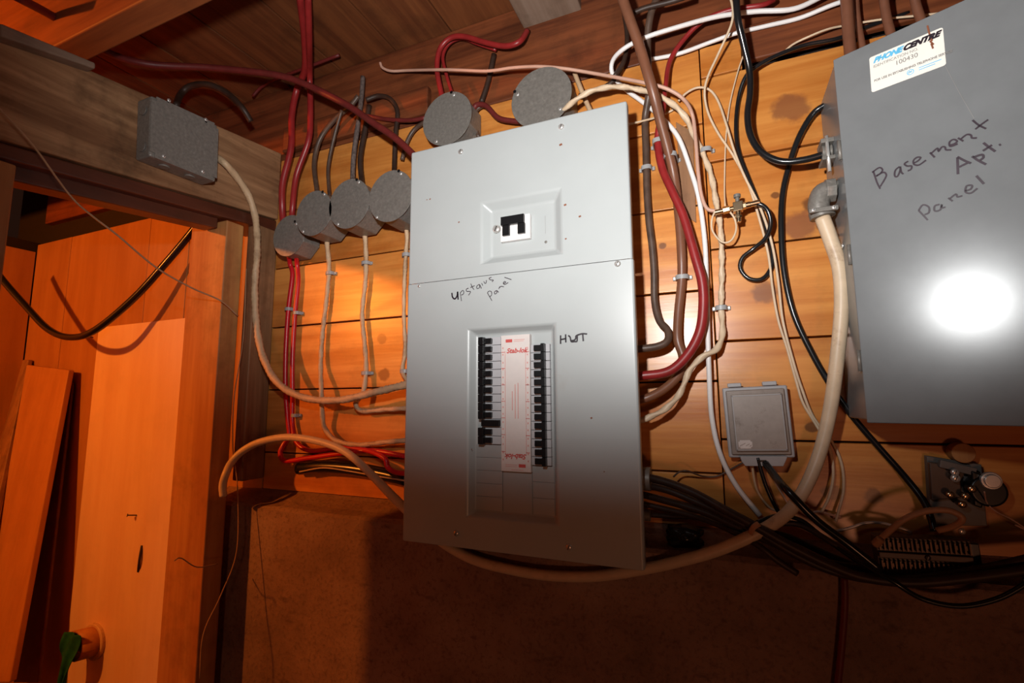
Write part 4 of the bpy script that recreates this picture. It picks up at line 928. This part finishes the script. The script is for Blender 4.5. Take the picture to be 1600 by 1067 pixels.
# telephone protector
pq = [W(1448,712,.012), W(1534,726,.012), W(1543,822,.012), W(1455,821,.012)]
tp = thing('telephone_protector', (pq[3]+pq[2])/2, 'open telephone protector with exposed screws under the dark steel panel', 'protector')
bm = bmesh.new(); hexa(bm, pq, [p+Vector((0,.010,0)) for p in pq]); finish('backplate', bm, M['protgrey'], tp, bevel=.001)
bm = bmesh.new(); e = [W(1452,722,.02), W(1500,728,.02), W(1503,778,.02), W(1456,782,.02)]; hexa(bm, e, [p+Vector((0,.0078,0)) for p in e]); finish('terminal_base', bm, M['block'], tp, bevel=.0015)
bm = bmesh.new(); e = [W(1470,718,.026), W(1528,732,.026), W(1524,744,.026), W(1468,730,.026)]; hexa(bm, e, [p+Vector((0,.008,0)) for p in e]); finish('top_bracket', bm, M['protgrey'], tp, bevel=.001)
for x, y, r in ((1492,738,.0042),(1493,747,.0048),(1485,773,.0042),(1509,775,.0042),(1504,788,.0042),(1519,764,.0042)):
    c = W(x,y,.03); bm = bmesh.new(); cyl(bm, c+Vector((0,.012,0)), c+Vector((0,.001,0)), r*.8, n=10); sc_ = finish('terminal_post', bm, M['term'], tp)
    screw(tp, c, r, slot=True, mat='chrome' if y < 750 else 'brass')
c = W(1546,768,.030)
bm = bmesh.new(); cyl(bm, c+Vector((0,.022,0)), c, .0175, n=28); pc = finish('fuse_housing', bm, M['black'], tp, bevel=.003, bseg=3)
c2 = W(1552,752,.036); bm = bmesh.new(); cyl(bm, c2+Vector((0,.008,0)), c2+Vector((0,.003,0)), .0098, n=20); cyl(bm, c2+Vector((0,.003,0)), c2, .0075, n=20); finish('fuse_cap', bm, M['chrome'], tp, bevel=.001)
bm = bmesh.new(); e = [W(1518,735,.028),W(1538,742,.028),W(1536,795,.028),W(1522,790,.028)]; hexa(bm, e, [p+Vector((0,.012,0)) for p in e]); finish('fuse_bridge', bm, M['black'], tp, bevel=.002)
c = W(1506,708,.02); bm = bmesh.new(); cyl(bm, c+Vector((0,.018,0)), c, .0115, n=24); finish('wood_plug', bm, M['stud'], props=P('round wooden plug in the plank above the telephone protector', 'plug'), bevel=.001)

# lump on the ledge, nail
bm = bmesh.new(); bmesh.ops.create_icosphere(bm, subdivisions=3, radius=1)
cl = W(1070,838,.035)
for v in bm.verts:
    k = 1+.22*math.sin(v.co.x*4+1)*math.cos(v.co.z*5)+.12*math.sin(v.co.y*9)
    v.co = cl+Vector((v.co.x*.024*k, v.co.y*.016*k, v.co.z*.015*k))
finish('rag_lump', bm, M['blackc'], smooth=True, props=P('black crumpled lump on the concrete ledge right of the panel', 'rag'))
# dark hole in the planks with its frame
h = [W(1040,748,.0035), W(1124,748,.0035), W(1124,772,.0035), W(1060,790,.0035)]
# conduit nipple on the panel side
bm = bmesh.new(); p = Vector((X1-.019, -.055, W(1008,748,.055).z)); cyl(bm, p, p+Vector((.026,0,0)), .016, n=20); finish('hub_connector', bm, M['galv'], main, bevel=.001)
bm = bmesh.new(); p = Vector((X1-.019, -.03, W(1008,805,.03).z)); cyl(bm, p, p+Vector((.02,0,0)), .008, n=16); finish('hub_connector', bm, M['galv'], main, bevel=.001)

# ------------------------------------------------------------------ pipe stub with green rag
c = W(152,1000); c.y = 0
dd = None
for i in range(400):
    d = i*.001; q = W(118,990,d)
    if q.x > c.x: break
pe = q
pipe = thing('pipe_stub', (c.x, 0, c.z-.04), 'stubby pipe sticking out of the alcove boards at lower left', 'pipe')
r = .034
bm = bmesh.new(); A_ = []; n = 28
p0 = Vector((c.x, -.001, c.z)); p1 = Vector((c.x, pe.y, c.z+.006))
for rr, pp in ((r, p0), (r, p1), (r*.86, p1), (r*.86, p1+Vector((0,.03,0)))):
    A_.append([bm.verts.new(pp+Vector((math.cos(2*math.pi*k/n),0,math.sin(2*math.pi*k/n)))*rr) for k in range(n)])
for a_, b_ in zip(A_, A_[1:]):
    for k in range(n): bm.faces.new((a_[k],a_[(k+1)%n],b_[(k+1)%n],b_[k]))
bm.faces.new(A_[-1])
finish('pipe', bm, M['stud'], pipe, smooth=True)
bm = bmesh.new(); cyl(bm, (c.x,-.012,c.z), (c.x,-.001,c.z), r*1.22, n=28); finish('collar', bm, M['cream_old'], pipe, bevel=.003)
bm = bmesh.new(); g = 12
e = p1+Vector((0,-.003,0)); rows = []
for i in range(g+1):
    t = i/g; row = []
    for j in range(7):
        s = j/6-.5; wdt = .062*(1-.85*max(0,t-.35)/.65)
        x = e.x - .004*t*6*.3 + s*wdt + .004*math.sin(j*2.1+i*.5); z = e.z+r*.95-t*.125
        y = e.y-.004-.006*math.sin(j*1.7+i*.7)-.01*t*(1-t)*2
        x -= .03*max(0,t-.6)
        row.append(bm.verts.new((x,y,z)))
    rows.append(row)
for a_, b_ in zip(rows, rows[1:]):
    for k in range(6): bm.faces.new((a_[k],a_[k+1],b_[k+1],b_[k]))
rg = finish('green_rag', bm, M['green'], smooth=True, props=P('dark green rag hanging from the mouth of the pipe stub', 'rag'))
s_ = rg.modifiers.new('s','SOLIDIFY'); s_.thickness = .002
s_ = rg.modifiers.new('u','SUBSURF'); s_.levels = 1; s_.render_levels = 1
